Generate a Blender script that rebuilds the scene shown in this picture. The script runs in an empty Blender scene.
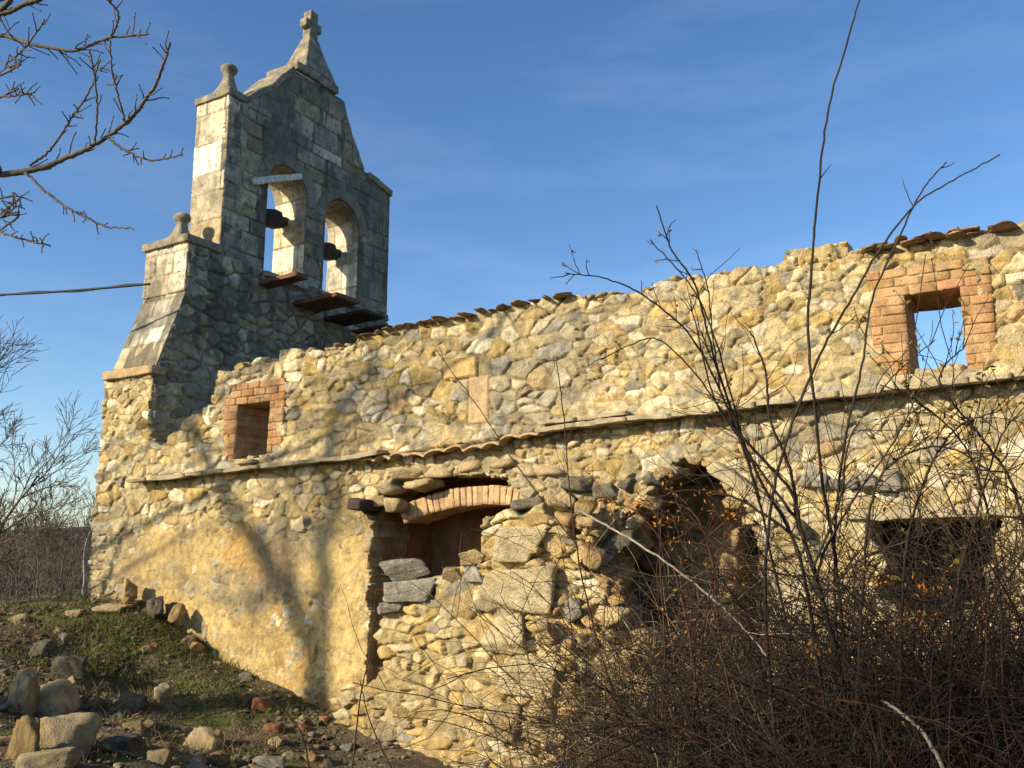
import bpy, math, random
import numpy as np
# ------------------------------------------------------------------ camera, sky, sun, exposure
scene = bpy.context.scene
COL = scene.collection
CAM = np.array([0.0, -10.0, 1.7]); PITCH = math.radians(10.55); YAW = math.radians(30.8); F = 880.0
cam = bpy.data.objects.new('camera', bpy.data.cameras.new('camera')); COL.objects.link(cam)
cam.location = CAM; cam.rotation_euler = (math.pi/2 + PITCH, 0, YAW)
cam.data.sensor_width = 36.0; cam.data.lens = F/1024*36; cam.data.clip_end = 3000; cam.data.clip_start = 0.05
scene.camera = cam
SUN_EL = math.radians(23); SUN_AZ = math.radians(29)          # the light travels towards (sin az, cos az)
world = bpy.data.worlds.new('World'); scene.world = world; world.use_nodes = True
wt = world.node_tree; wt.nodes.clear()
wo = wt.nodes.new('ShaderNodeOutputWorld'); wb = wt.nodes.new('ShaderNodeBackground'); sk = wt.nodes.new('ShaderNodeTexSky')
sk.sky_type = 'NISHITA'; sk.sun_disc = False; sk.sun_elevation = SUN_EL; sk.sun_rotation = SUN_AZ + math.pi
sk.altitude = 900; sk.air_density = 1.0; sk.dust_density = 1.3; sk.ozone_density = 2.0
wb.inputs['Strength'].default_value = 0.12
# faint wisps of high cloud low on the left
tc = wt.nodes.new('ShaderNodeTexCoord'); mp = wt.nodes.new('ShaderNodeMapping'); mp.inputs['Scale'].default_value = (1.5, 1.5, 7)
mp.inputs['Rotation'].default_value = (0.25, 0.1, 0)
nz = wt.nodes.new('ShaderNodeTexNoise'); nz.inputs['Scale'].default_value = 2.2; nz.inputs['Detail'].default_value = 7; nz.inputs['Roughness'].default_value = .6
cr = wt.nodes.new('ShaderNodeMapRange'); cr.inputs['From Min'].default_value = .46; cr.inputs['From Max'].default_value = .85
cr.inputs['To Max'].default_value = .07
mx = wt.nodes.new('ShaderNodeMix'); mx.data_type = 'RGBA'
L = wt.links.new
hs = wt.nodes.new('ShaderNodeHueSaturation'); hs.inputs['Hue'].default_value = .503; hs.inputs['Saturation'].default_value = 1.2; hs.inputs['Value'].default_value = 1.08
L(sk.outputs[0], hs.inputs['Color']); L(tc.outputs['Generated'], mp.inputs['Vector']); L(mp.outputs[0], nz.inputs['Vector']); L(nz.outputs[0], cr.inputs['Value'])
L(cr.outputs[0], mx.inputs['Factor']); L(hs.outputs[0], mx.inputs[6]); mx.inputs[7].default_value = (7.5, 8.2, 9.0, 1)
L(mx.outputs[2], wb.inputs['Color']); L(wb.outputs[0], wo.inputs['Surface'])
sl = bpy.data.lights.new('sun', 'SUN'); sl.energy = 5.0; sl.angle = math.radians(0.9); sl.color = (1.0, 0.85, 0.60)
sun = bpy.data.objects.new('sun', sl); COL.objects.link(sun)
from mathutils import Vector, Matrix, Euler
SD = Vector((math.sin(SUN_AZ)*math.cos(SUN_EL), math.cos(SUN_AZ)*math.cos(SUN_EL), -math.sin(SUN_EL)))
sun.rotation_euler = SD.to_track_quat('-Z', 'Y').to_euler(); sun.location = (-20, -30, 25)
scene.view_settings.view_transform = 'Standard'; scene.view_settings.look = 'None'
scene.view_settings.exposure = 0.58; scene.view_settings.gamma = 1.0; scene.view_settings.use_curve_mapping = False

# ------------------------------------------------------------------ measuring the place: pixel -> point on a plane
_fw = np.array([-math.sin(YAW)*math.cos(PITCH), math.cos(YAW)*math.cos(PITCH), math.sin(PITCH)])
_rt = np.array([math.cos(YAW), math.sin(YAW), 0.0]); _up = np.cross(_rt, _fw)
def _ray(u, v): return _fw*F + _rt*(u-512) - _up*(v-384)
def onY(u, v, y=0.0): r = _ray(u, v); return CAM + r*((y-CAM[1])/r[1])
def onX(u, v, x): r = _ray(u, v); return CAM + r*((x-CAM[0])/r[0])
def onD(u, v, d): r = _ray(u, v); return CAM + r*(d/F)                 # depth d along the view axis
def polyY(pts, y=0.0): return np.array([[p[0], p[2]] for p in (onY(u, v, y) for u, v in pts)])

# ------------------------------------------------------------------ noise
def hsh(*k):
    h = np.zeros(np.broadcast(*k).shape, dtype=np.uint32)
    for i, a in enumerate(k):
        with np.errstate(over='ignore'):
            h = (h ^ (np.asarray(a).astype(np.int64).astype(np.uint32)*np.uint32([374761393, 668265263, 2246822519, 3266489917][i % 4])))*np.uint32(2654435761)
            h ^= h >> np.uint32(15); h = h*np.uint32(2246822519); h ^= h >> np.uint32(13)
    return h.astype(np.float64)/4294967296.0
def vnoise(x, y, s=0):
    xi = np.floor(x); yi = np.floor(y); fx = x-xi; fy = y-yi
    fx = fx*fx*fx*(fx*(fx*6-15)+10); fy = fy*fy*fy*(fy*(fy*6-15)+10)
    a = hsh(xi, yi, np.int64(s)); b = hsh(xi+1, yi, np.int64(s)); c = hsh(xi, yi+1, np.int64(s)); d = hsh(xi+1, yi+1, np.int64(s))
    return (a+(b-a)*fx)*(1-fy)+(c+(d-c)*fx)*fy - 0.5
def fbm(x, y, s=0, o=4):
    r = 0; a = 1.0
    for i in range(o):
        r = r + a*vnoise(x*2**i+17*i, y*2**i-9*i, s+i); a *= .55
    return r
def vn3(P, s=0):
    return (vnoise(P[:, 0]+P[:, 2]*.71, P[:, 1]-P[:, 2]*.63, s)+vnoise(P[:, 1]+P[:, 0]*.37, P[:, 2]+P[:, 0]*.59, s+7))
def smooth(a, b, x): t = np.clip((x-a)/(b-a), 0, 1); return t*t*(3-2*t)
def inpoly(x, y, poly):
    r = np.zeros(x.shape, bool); n = len(poly)
    for i in range(n):
        x1, y1 = poly[i]; x2, y2 = poly[(i+1) % n]
        if y1 == y2: continue
        c = ((y1 > y) != (y2 > y)) & (x < (x2-x1)*(y-y1)/(y2-y1)+x1); r ^= c
    return r

# ------------------------------------------------------------------ materials
def mat(name, base=None, attr=None, var=.35, scale=9.0, fine=60.0, bump=.5, bdist=.02, rough=.9, tint=None, rand=0.0, spots=None):
    m = bpy.data.materials.new(name); m.use_nodes = True; t = m.node_tree; n = t.nodes; l = t.links.new
    b = n['Principled BSDF']; b.inputs['Roughness'].default_value = rough
    b.inputs['Specular IOR Level'].default_value = .2
    g = n.new('ShaderNodeNewGeometry') if not rand else n.new('ShaderNodeTexCoord')
    vec = g.outputs['Position'] if not rand else g.outputs['Object']
    if attr:
        a = n.new('ShaderNodeAttribute'); a.attribute_name = attr; col = a.outputs['Color']
    else:
        r = n.new('ShaderNodeRGB'); r.outputs[0].default_value = (*base, 1); col = r.outputs[0]
    def noise(sc, det=5, ro=.6):
        q = n.new('ShaderNodeTexNoise'); q.inputs['Scale'].default_value = sc; q.inputs['Detail'].default_value = det; q.inputs['Roughness'].default_value = ro
        l(vec, q.inputs['Vector']); return q.outputs[0]
    n1 = noise(scale); n2 = noise(fine, 3, .7)
    def rng(src, lo, hi, f0=.3, f1=.7):
        q = n.new('ShaderNodeMapRange'); q.inputs['From Min'].default_value = f0; q.inputs['From Max'].default_value = f1
        q.inputs['To Min'].default_value = lo; q.inputs['To Max'].default_value = hi; l(src, q.inputs['Value']); return q.outputs[0]
    def mul(c, fac):
        q = n.new('ShaderNodeVectorMath'); q.operation = 'SCALE'; l(c, q.inputs[0]); l(fac, q.inputs['Scale']); return q.outputs[0]
    if tint:
        q = n.new('ShaderNodeMix'); q.data_type = 'RGBA'; l(rng(noise(scale*.45), 0, 1, .42, .66), q.inputs['Factor']); l(col, q.inputs[6]); q.inputs[7].default_value = (*tint, 1); col = q.outputs[2]
    if spots:
        q = n.new('ShaderNodeMix'); q.data_type = 'RGBA'; l(rng(noise(scale*2.3, 6, .75), 0, .85, .56, .66), q.inputs['Factor']); l(col, q.inputs[6]); q.inputs[7].default_value = (*spots, 1); col = q.outputs[2]
    col = mul(mul(col, rng(n1, 1-var, 1+var)), rng(n2, 1-var*.7, 1+var*.7))
    if rand:
        o = n.new('ShaderNodeObjectInfo'); col = mul(col, rng(o.outputs['Random'], 1-rand, 1+rand, 0, 1))
    l(col, b.inputs['Base Color'])
    if bump:
        ad = n.new('ShaderNodeMath'); ad.operation = 'ADD'; l(n1, ad.inputs[0]); l(n2, ad.inputs[1])
        bp = n.new('ShaderNodeBump'); bp.inputs['Strength'].default_value = bump; bp.inputs['Distance'].default_value = bdist
        l(ad.outputs[0], bp.inputs['Height']); l(bp.outputs[0], b.inputs['Normal'])
    return m
M = {}
M['masonry'] = mat('weathered_masonry', attr='Col', var=.30, scale=10, fine=52, bump=1.0, bdist=.04)
M['ashlar'] = mat('weathered_ashlar', attr='Col', var=.3, scale=5, fine=42, bump=.6, bdist=.015, spots=(.09, .088, .07))
M['lichen_stone'] = mat('grey_lichen_stone', (.20, .185, .145), var=.4, scale=6, fine=45, bump=.7, spots=(.09, .09, .075), tint=(.32, .27, .17))
M['rock'] = mat('limestone_rock', (.36, .29, .175), var=.35, scale=5, fine=38, bump=.9, bdist=.03, tint=(.36, .26, .12), rand=.3)
M['grey_rock'] = mat('grey_rock', (.23, .21, .17), var=.4, scale=6, fine=40, bump=.9, bdist=.03, spots=(.4, .38, .33), rand=.25)
M['ochre_rock'] = mat('ochre_rock', (.35, .24, .105), var=.35, scale=5, fine=38, bump=.9, bdist=.03, rand=.25)
M['dark_rock'] = mat('mossy_dark_rock', (.115, .10, .07), var=.4, scale=6, fine=40, bump=.9, bdist=.03, spots=(.22, .21, .18), rand=.25)
M['pale_rock'] = mat('pale_limestone', (.50, .42, .265), var=.32, scale=8, fine=42, bump=1.0, bdist=.04, spots=(.34, .28, .17), tint=(.46, .36, .19))
M['gravel'] = mat('earthy_gravel', (.13, .10, .065), var=.6, scale=1.3, fine=9, bump=0, spots=(.26, .21, .14))
M['red_rock'] = mat('broken_brick', (.34, .15, .075), var=.35, scale=8, fine=50, bump=.8, bdist=.02, rand=.25)
M['brick'] = mat('old_brick', attr='Col', var=.32, scale=7, fine=48, bump=.9, bdist=.015, spots=(.20, .13, .075), tint=(.40, .27, .14))
M['wood'] = mat('grey_old_wood', (.30, .27, .22), var=.4, scale=12, fine=70, bump=.6, bdist=.01)
M['pale_wood'] = mat('pale_lit_wood', (.62, .58, .50), var=.3, scale=12, fine=70, bump=.5, bdist=.01)  # the beam's lit look is put into this pale base colour
M['dark_wood'] = mat('dark_old_wood', (.06, .045, .035), var=.4, scale=10, fine=60, bump=.6, bdist=.01)
M['rust_wood'] = mat('reddish_board', (.17, .085, .055), var=.4, scale=10, fine=60, bump=.5, bdist=.01)
M['slab'] = mat('ledge_slab', (.36, .30, .19), var=.35, scale=6, fine=45, bump=.8, bdist=.02, spots=(.16, .15, .125))
M['tile'] = mat('clay_tile', (.38, .27, .145), var=.35, scale=7, fine=50, bump=.6, bdist=.015, spots=(.2, .15, .10))
M['tile_dark'] = mat('old_roof_tile', (.23, .155, .10), var=.4, scale=7, fine=50, bump=.7, bdist=.015, spots=(.10, .09, .08))
M['render'] = mat('brown_render', (.26, .19, .105), var=.3, scale=4, fine=30, bump=.8, bdist=.03, tint=(.18, .13, .075))
M['red_render'] = mat('red_brown_render', (.27, .135, .068), var=.3, scale=4, fine=30, bump=.6, bdist=.02, tint=(.22, .13, .07))
M['ground'] = mat('earth', attr='Col', var=.4, scale=3, fine=24, bump=1.0, bdist=.05, rough=1)
M['bark'] = mat('grey_bark', (.11, .095, .075), var=.35, scale=14, fine=70, bump=.6, bdist=.01)
M['twig'] = mat('brown_twig', (.085, .06, .045), var=.3, scale=9, fine=50, bump=0)
M['dark_twig'] = mat('dark_briar', (.036, .027, .020), var=.4, scale=5, fine=40, bump=0)
M['red_twig'] = mat('red_briar', (.068, .032, .021), var=.4, scale=5, fine=40, bump=0)
M['pale_twig'] = mat('pale_dead_stem', (.32, .27, .20), var=.4, scale=6, fine=40, bump=0)
M['leaf'] = mat('withered_leaf', (.22, .10, .02), var=.5, scale=4, fine=30, bump=0)
M['leaf_orange'] = mat('orange_leaf', (.42, .17, .02), var=.4, scale=9, fine=30, bump=0)
M['leaf_olive'] = mat('olive_leaf', (.13, .10, .025), var=.5, scale=4, fine=30, bump=0)
M['leaf_green'] = mat('dark_green_leaf', (.05, .065, .022), var=.4, scale=3, fine=20, bump=0)
M['grass'] = mat('dull_grass', (.11, .125, .03), var=.5, scale=3, fine=14, bump=0, tint=(.17, .125, .055))
M['hay'] = mat('dry_grass', (.24, .18, .095), var=.5, scale=2, fine=14, bump=0, tint=(.10, .07, .04))
M['hill'] = mat('scrub_hill', (.095, .078, .045), var=.45, scale=.25, fine=1.5, bump=.8, bdist=.5, tint=(.07, .07, .035))
M['far_twig'] = mat('far_twig', (.125, .098, .07), var=.3, scale=2, fine=10, bump=0)
M['birch'] = mat('pale_trunk', (.50, .47, .42), var=.3, scale=3, fine=12, bump=0)
M['cable'] = mat('black_cable', (.02, .02, .022), var=.2, bump=0, rough=.5)

# ------------------------------------------------------------------ object helpers
def mesh_np(name, V, faces_list, col=None, smooth_=True):
    """faces_list: list of (n,3) or (n,4) int arrays"""
    me = bpy.data.meshes.new(name); V = np.asarray(V, np.float32)
    me.vertices.add(len(V)); me.vertices.foreach_set('co', V.ravel())
    faces_list = [np.asarray(f, np.int32) for f in faces_list if len(f)]
    nl = sum(f.size for f in faces_list); nf = sum(len(f) for f in faces_list)
    me.loops.add(nl); me.polygons.add(nf)
    me.loops.foreach_set('vertex_index', np.concatenate([f.ravel() for f in faces_list]))
    tot = np.concatenate([np.full(len(f), f.shape[1], np.int32) for f in faces_list])
    me.polygons.foreach_set('loop_start', np.concatenate([[0], np.cumsum(tot)[:-1]]).astype(np.int32))
    me.polygons.foreach_set('loop_total', tot)
    me.polygons.foreach_set('use_smooth', np.full(nf, smooth_))
    if col is not None:
        a = me.attributes.new('Col', 'FLOAT_COLOR', 'POINT')
        c = np.ones((len(V), 4), np.float32); c[:, :3] = col; a.data.foreach_set('color', c.ravel())
    me.update(calc_edges=True); me.validate()
    return me
def thing(name, label, cat, loc=(0, 0, 0), group=None):
    o = bpy.data.objects.new(name, None); COL.objects.link(o); o.location = loc; o.empty_display_size = .3
    o['label'] = label; o['category'] = cat
    if group: o['group'] = group
    return o
def link(name, me, m, parent=None, top=None, label=None):
    o = bpy.data.objects.new(name, me); COL.objects.link(o); me.materials.append(M[m] if isinstance(m, str) else m)
    if parent is not None:
        o.parent = parent; q = parent; off = Vector((0, 0, 0))
        while q is not None: off += q.location; q = q.parent
        o.location = -off
    if label: o['label'] = label
    return o
def tag(o, label, cat, group=None, kind=None):
    if kind: o['kind'] = kind
    if label: o['label'] = label
    if cat: o['category'] = cat
    if group: o['group'] = group
    return o
class MB:
    def __init__(s): s.V = []; s.Q = []; s.T = []; s.C = []; s.n = 0
    def add(s, V, Q=None, T=None, C=None):
        V = np.asarray(V, float); s.V.append(V)
        if Q is not None and len(Q): s.Q.append(np.asarray(Q)+s.n)
        if T is not None and len(T): s.T.append(np.asarray(T)+s.n)
        if C is None: C = (.4, .35, .25)
        C = np.asarray(C, float); s.C.append(np.broadcast_to(C, (len(V), 3))); s.n += len(V); return s
    def mesh(s, name, sm=True):
        f = []
        if s.Q: f.append(np.concatenate(s.Q))
        if s.T: f.append(np.concatenate(s.T))
        return mesh_np(name, np.concatenate(s.V), f, np.concatenate(s.C), sm)
    def link(s, name, m, parent=None, sm=True, label=None): return link(name, s.mesh(name, sm), m, parent, label=label)

# rounded, worn block: a subdivided box
_bc = {}
def _boxgrid(n):
    if n in _bc: return _bc[n]
    t = np.linspace(-1, 1, n+1); vs = []; qs = []; k = 0
    for ax in range(3):
        for sg in (-1, 1):
            a, b = np.meshgrid(t, t, indexing='ij'); P = np.zeros((a.size, 3)); P[:, ax] = sg; P[:, (ax+1) % 3] = a.ravel()*1; P[:, (ax+2) % 3] = b.ravel()
            i = np.arange(n); I, J = np.meshgrid(i, i, indexing='ij'); I = I.ravel(); J = J.ravel(); q = np.stack([I*(n+1)+J, (I+1)*(n+1)+J, (I+1)*(n+1)+J+1, I*(n+1)+J+1], 1)
            if sg < 0: q = q[:, ::-1]
            vs.append(P); qs.append(q+k); k += len(P)
    V = np.concatenate(vs); Q = np.concatenate(qs)
    key = np.round(V, 5); u, inv = np.unique(key, axis=0, return_inverse=True); inv = inv.ravel()
    _bc[n] = (u, inv[Q]); return _bc[n]
def block(mb, c, size, rot=(0, 0, 0), seed=0, n=5, rnd=.12, rough=.02, col=None):
    V, Q = _boxgrid(n); h = np.asarray(size)/2.0; r = rnd*min(h)
    P = V*h; inner = np.clip(P, -(h-r), (h-r)); d = P-inner; ln = np.linalg.norm(d, axis=1, keepdims=True); 
    P = inner+np.where(ln > 1e-9, d/np.maximum(ln, 1e-9)*r, 0)
    if rough:
        for a in range(3): P[:, a] += rough*vn3(P*4.0+seed*3.1+a*9.7, seed+a)+rough*.5*vn3(P*13+seed, seed+a+3)
    R = np.array(Euler(rot).to_matrix()); mb.add(P@R.T+np.asarray(c), Q, C=col)
# angular rock
_ic = {}
def _ico(s):
    if s in _ic: return _ic[s]
    import bmesh
    bm = bmesh.new(); bmesh.ops.create_icosphere(bm, subdivisions=s, radius=1)
    V = np.array([v.co[:] for v in bm.verts]); T = np.array([[v.index for v in f.verts] for f in bm.faces]); bm.free(); _ic[s] = (V, T); return _ic[s]
def rock_pts(seed, sub=3, size=(1, 1, 1), rough=.06, planes=13):
    V, T = _ico(sub); rg = np.random.RandomState(seed)
    N = rg.normal(size=(planes, 3)); N[:6] = np.array([[1, 0, 0], [-1, 0, 0], [0, 1, 0], [0, -1, 0], [0, 0, 1], [0, 0, -1]])+rg.normal(size=(6, 3))*.22
    N /= np.linalg.norm(N, axis=1, keepdims=True); D = rg.uniform(.62, .88, planes); D[6:] = rg.uniform(.82, 1.12, planes-6)
    dots = V@N.T; r = np.where(dots > .05, D/np.maximum(dots, .05), 9)
    r = -np.log(np.exp(-r*55).sum(1))/55
    P = V*np.clip(r, .3, 1.5)[:, None]
    P = P*(1+rough*vn3(P*2.3+seed, seed)[:, None]*1.3+rough*.5*vn3(P*6+seed, seed+3)[:, None]+rough*.45*vn3(P*13, seed+5)[:, None]+rough*.3*vn3(P*29, seed+6)[:, None])
    P = P/np.abs(P).max(0)*.95; return P*np.asarray(size)*.5, T
def rock(mb, c, size, rot=(0, 0, 0), seed=0, sub=3, col=None, rough=.07, planes=13):
    P, T = rock_pts(seed, sub, size, rough, planes); R = np.array(Euler(rot).to_matrix()); mb.add(P@R.T+np.asarray(c), T=T, C=col)
# tubes
def tube(mb, P, r, sides=5, col=None):
    P = np.asarray(P, float); n = len(P); r = np.broadcast_to(np.asarray(r, float), (n,))
    t = np.gradient(P, axis=0); t /= np.maximum(np.linalg.norm(t, axis=1, keepdims=True), 1e-9)
    ref = np.array([.37, .81, .45]) if abs(t[0] @ np.array([.37, .81, .45])) < .9 else np.array([1., 0, 0])
    a = np.cross(t, ref); a /= np.maximum(np.linalg.norm(a, axis=1, keepdims=True), 1e-9); b = np.cross(t, a)
    th = np.arange(sides)*2*math.pi/sides
    V = P[:, None]+r[:, None, None]*(np.cos(th)[None, :, None]*a[:, None]+np.sin(th)[None, :, None]*b[:, None])
    i = np.arange(n-1)[:, None]*sides; j = np.arange(sides)[None]; k = (j+1) % sides
    Q = np.stack([(i+j), (i+k), (i+sides+k), (i+sides+j)], -1).reshape(-1, 4)
    mb.add(V.reshape(-1, 3), Q, C=col)
def spline(P, n):
    P = np.asarray(P, float); m = len(P)
    if m < 3: return P[0]+(P[-1]-P[0])*np.linspace(0, 1, n)[:, None]
    E = np.vstack([2*P[0]-P[1], P, 2*P[-1]-P[-2]]); t = np.linspace(0, m-1-1e-6, n); i = t.astype(int); f = (t-i)[:, None]
    a, b, c, d = E[i], E[i+1], E[i+2], E[i+3]
    return .5*(2*b+(c-a)*f+(2*a-5*b+4*c-d)*f*f+(3*b-a-3*c+d)*f**3)

# ------------------------------------------------------------------ rubble masonry as a real relief
def stones(U, V, sx, sy, seed, drop=.25, jit=.85, warp=.05, rowvar=.5):
    w1 = fbm(U*2.1, V*2.1, seed+50, 3); w2 = fbm(U*2.1+31, V*2.1-7, seed+60, 3)
    Uw = U+warp*w1*1.6+.012*fbm(U*8, V*8, seed+71, 3); Vw = V+warp*w2*1.6+.10*vnoise(U*.7, V*.7, seed+80)+.010*fbm(U*8, V*8, seed+72, 3)
    row = np.floor(Vw/sy); k = sx/sy
    best = np.full(U.shape, 1e9); bu = np.zeros(U.shape); bv = np.zeros(U.shape); bi = np.zeros(U.shape); bj = np.zeros(U.shape)
    cand = []
    for dj in range(-2, 3):
        rj = row+dj; wx = sx*(1-rowvar/2+rowvar*hsh(rj, np.int64(seed+1))); off = hsh(rj, np.int64(seed+2))*sx; ci = np.floor((Uw-off)/wx)
        for di in range(-2, 3):
            i = ci+di
            su = (i+.5+jit*(hsh(i, rj, np.int64(seed+3))-.5))*wx+off; sv = (rj+.5+jit*.8*(hsh(i, rj, np.int64(seed+4))-.5))*sy
            dead = hsh(i, rj, np.int64(seed+5)) < drop
            d2 = (Uw-su)**2+((Vw-sv)*k)**2; d2 = np.where(dead, 1e9, d2)
            m = d2 < best; best = np.where(m, d2, best); bu = np.where(m, su, bu); bv = np.where(m, sv, bv); bi = np.where(m, i, bi); bj = np.where(m, rj, bj)
            cand.append((su, sv, dead))
    e = np.full(U.shape, 1e9)
    for su, sv, dead in cand:
        du = su-bu; dv = (sv-bv)*k; ln = np.sqrt(du*du+dv*dv); same = (ln < 1e-6) | dead
        ln_ = np.maximum(ln, 1e-6); dist = ((bu+su)/2-Uw)*du/ln_+((bv+sv)/2*k-Vw*k)*dv/ln_
        # back from the stretched metric to metres
        g = np.sqrt((du/ln_)**2+(dv/ln_*k)**2)
        e = np.where(same, e, np.minimum(e, dist/g))
    rr = [hsh(bi, bj, np.int64(seed+10+q)) for q in range(5)]
    return dict(e=e, cu=bu, cv=bv, r=rr, du=Uw-bu, dv=Vw-bv)
def ashlar(U, V, sx, sy, seed):
    rg = np.random.RandomState(seed); Uw = U+.012*fbm(U*3, V*3, seed, 3)+.006*fbm(U*14, V*14, seed+1, 2); Vw = V+.014*fbm(U*1.2, V*2, seed+2, 3)+.006*fbm(U*14, V*14, seed+3, 2)
    zb = np.concatenate([[-5], -5+np.cumsum(sy*rg.uniform(.6, 1.3, 90))]); row = np.clip(np.searchsorted(zb, Vw.ravel())-1, 0, 88).reshape(U.shape)
    e = np.minimum(Vw-zb[row], zb[row+1]-Vw); col_ = np.zeros(U.shape); cx_ = np.zeros(U.shape)
    for rw in np.unique(row):
        m = row == rw; ub = -20+np.cumsum(sx*rg.uniform(.55, 1.45, 120)); k = np.clip(np.searchsorted(ub, Uw[m])-1, 0, 118); col_[m] = k
        e[m] = np.minimum(e[m], np.minimum(Uw[m]-ub[k], ub[k+1]-Uw[m])); cx_[m] = (ub[k]+ub[k+1])/2
    cz_ = (zb[row]+zb[row+1])/2; rr = [hsh(col_, row, np.int64(seed+10+q)) for q in range(5)]
    return dict(e=e, cu=cx_, cv=cz_, r=rr, du=Uw-cx_, dv=Vw-cz_)
PAL = np.array([(.55, .445, .235), (.59, .50, .30), (.65, .58, .41), (.52, .375, .15), (.49, .38, .19), (.38, .345, .26), (.50, .34, .17), (.45, .37, .225)])
def palette(r, w): 
    c = np.cumsum(np.array(w, float)/sum(w)); return PAL[np.clip(np.searchsorted(c, r), 0, len(PAL)-1)]
def relief(U, V, seed, sx=.34, sy=.22, drop=.25, amp=.05, joint=.012, rnd=.035, weights=(5, 5, 3, 3, 3, 1.6, .5, 1.5), mortar=(.34, .25, .13), tilt=.25, jit=.85, warp=.05, rowvar=.5, grit=.012, ash=False, flush=0.0):
    s = ashlar(U, V, sx, sy, seed) if ash else stones(U, V, sx, sy, seed, drop, jit, warp, rowvar); r = s['r']
    jw = joint*(.4+1.6*np.clip(vnoise(U*3, V*3, seed+20)+.5, 0, 1))
    prof = smooth(0, 1, (s['e']-jw)/rnd)
    top = amp*(.35+.75*r[0])+tilt*((r[1]-.5)*s['du']+(r[2]-.5)*s['dv'])
    if not ash:      # chipped faces: each stone is cut by one or two oblique planes
        a1 = r[3]*6.28; a2 = r[4]*6.28; q1 = s['du']*np.cos(a1)+s['dv']*np.sin(a1); q2 = s['du']*np.cos(a2)+s['dv']*np.sin(a2)
        top = np.minimum(top, np.minimum(amp*1.15-.30*(q1-.03), np.where(r[0] > .6, amp*1.0-.5*(q2-.03), 9)))
    top = top+grit*fbm(U*9, V*9, seed+30, 5)+grit*.9*np.abs(vnoise(U*6+r[3]*40, V*6+r[4]*40, seed+33))
    mo = .012*fbm(U*5, V*5, seed+41, 3)+.034*vnoise(U*1.9, V*1.9, seed+42)+.010*fbm(U*16, V*16, seed+40, 3)+.000
    mo = mo+flush*(.6+.8*np.clip(vnoise(U*1.3, V*1.3, seed+43)+.5, 0, 1))
    h = np.maximum(mo, mo*(1-prof)+prof*np.maximum(top, .008))
    if flush:        # open cracks between some of the stones
        ck = smooth(-.05, .22, fbm(U*2.2, V*2.2, seed+47, 3)); h = h-.050*ck*smooth(.020, .006, s['e']); mo = mo-.03*ck*smooth(.020, .006, s['e'])
    col = palette(r[3], weights)*(.70+.60*r[4])[..., None]
    ms = (smooth(.02, .3, prof)*(smooth(-.012, .004, top-mo) if flush else 1))[..., None]
    mcol = np.array(mortar)*(1+.35*fbm(U*5, V*5, seed+44, 3))[..., None]
    col = mcol*(1-ms)+col*ms; col = col*np.clip(1+.34*fbm(U*13, V*13, seed+48, 4), .5, 1.5)[..., None]
    h = h+.005*fbm(U*30, V*30, seed+46, 2)
    return h, col, s, prof
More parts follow.
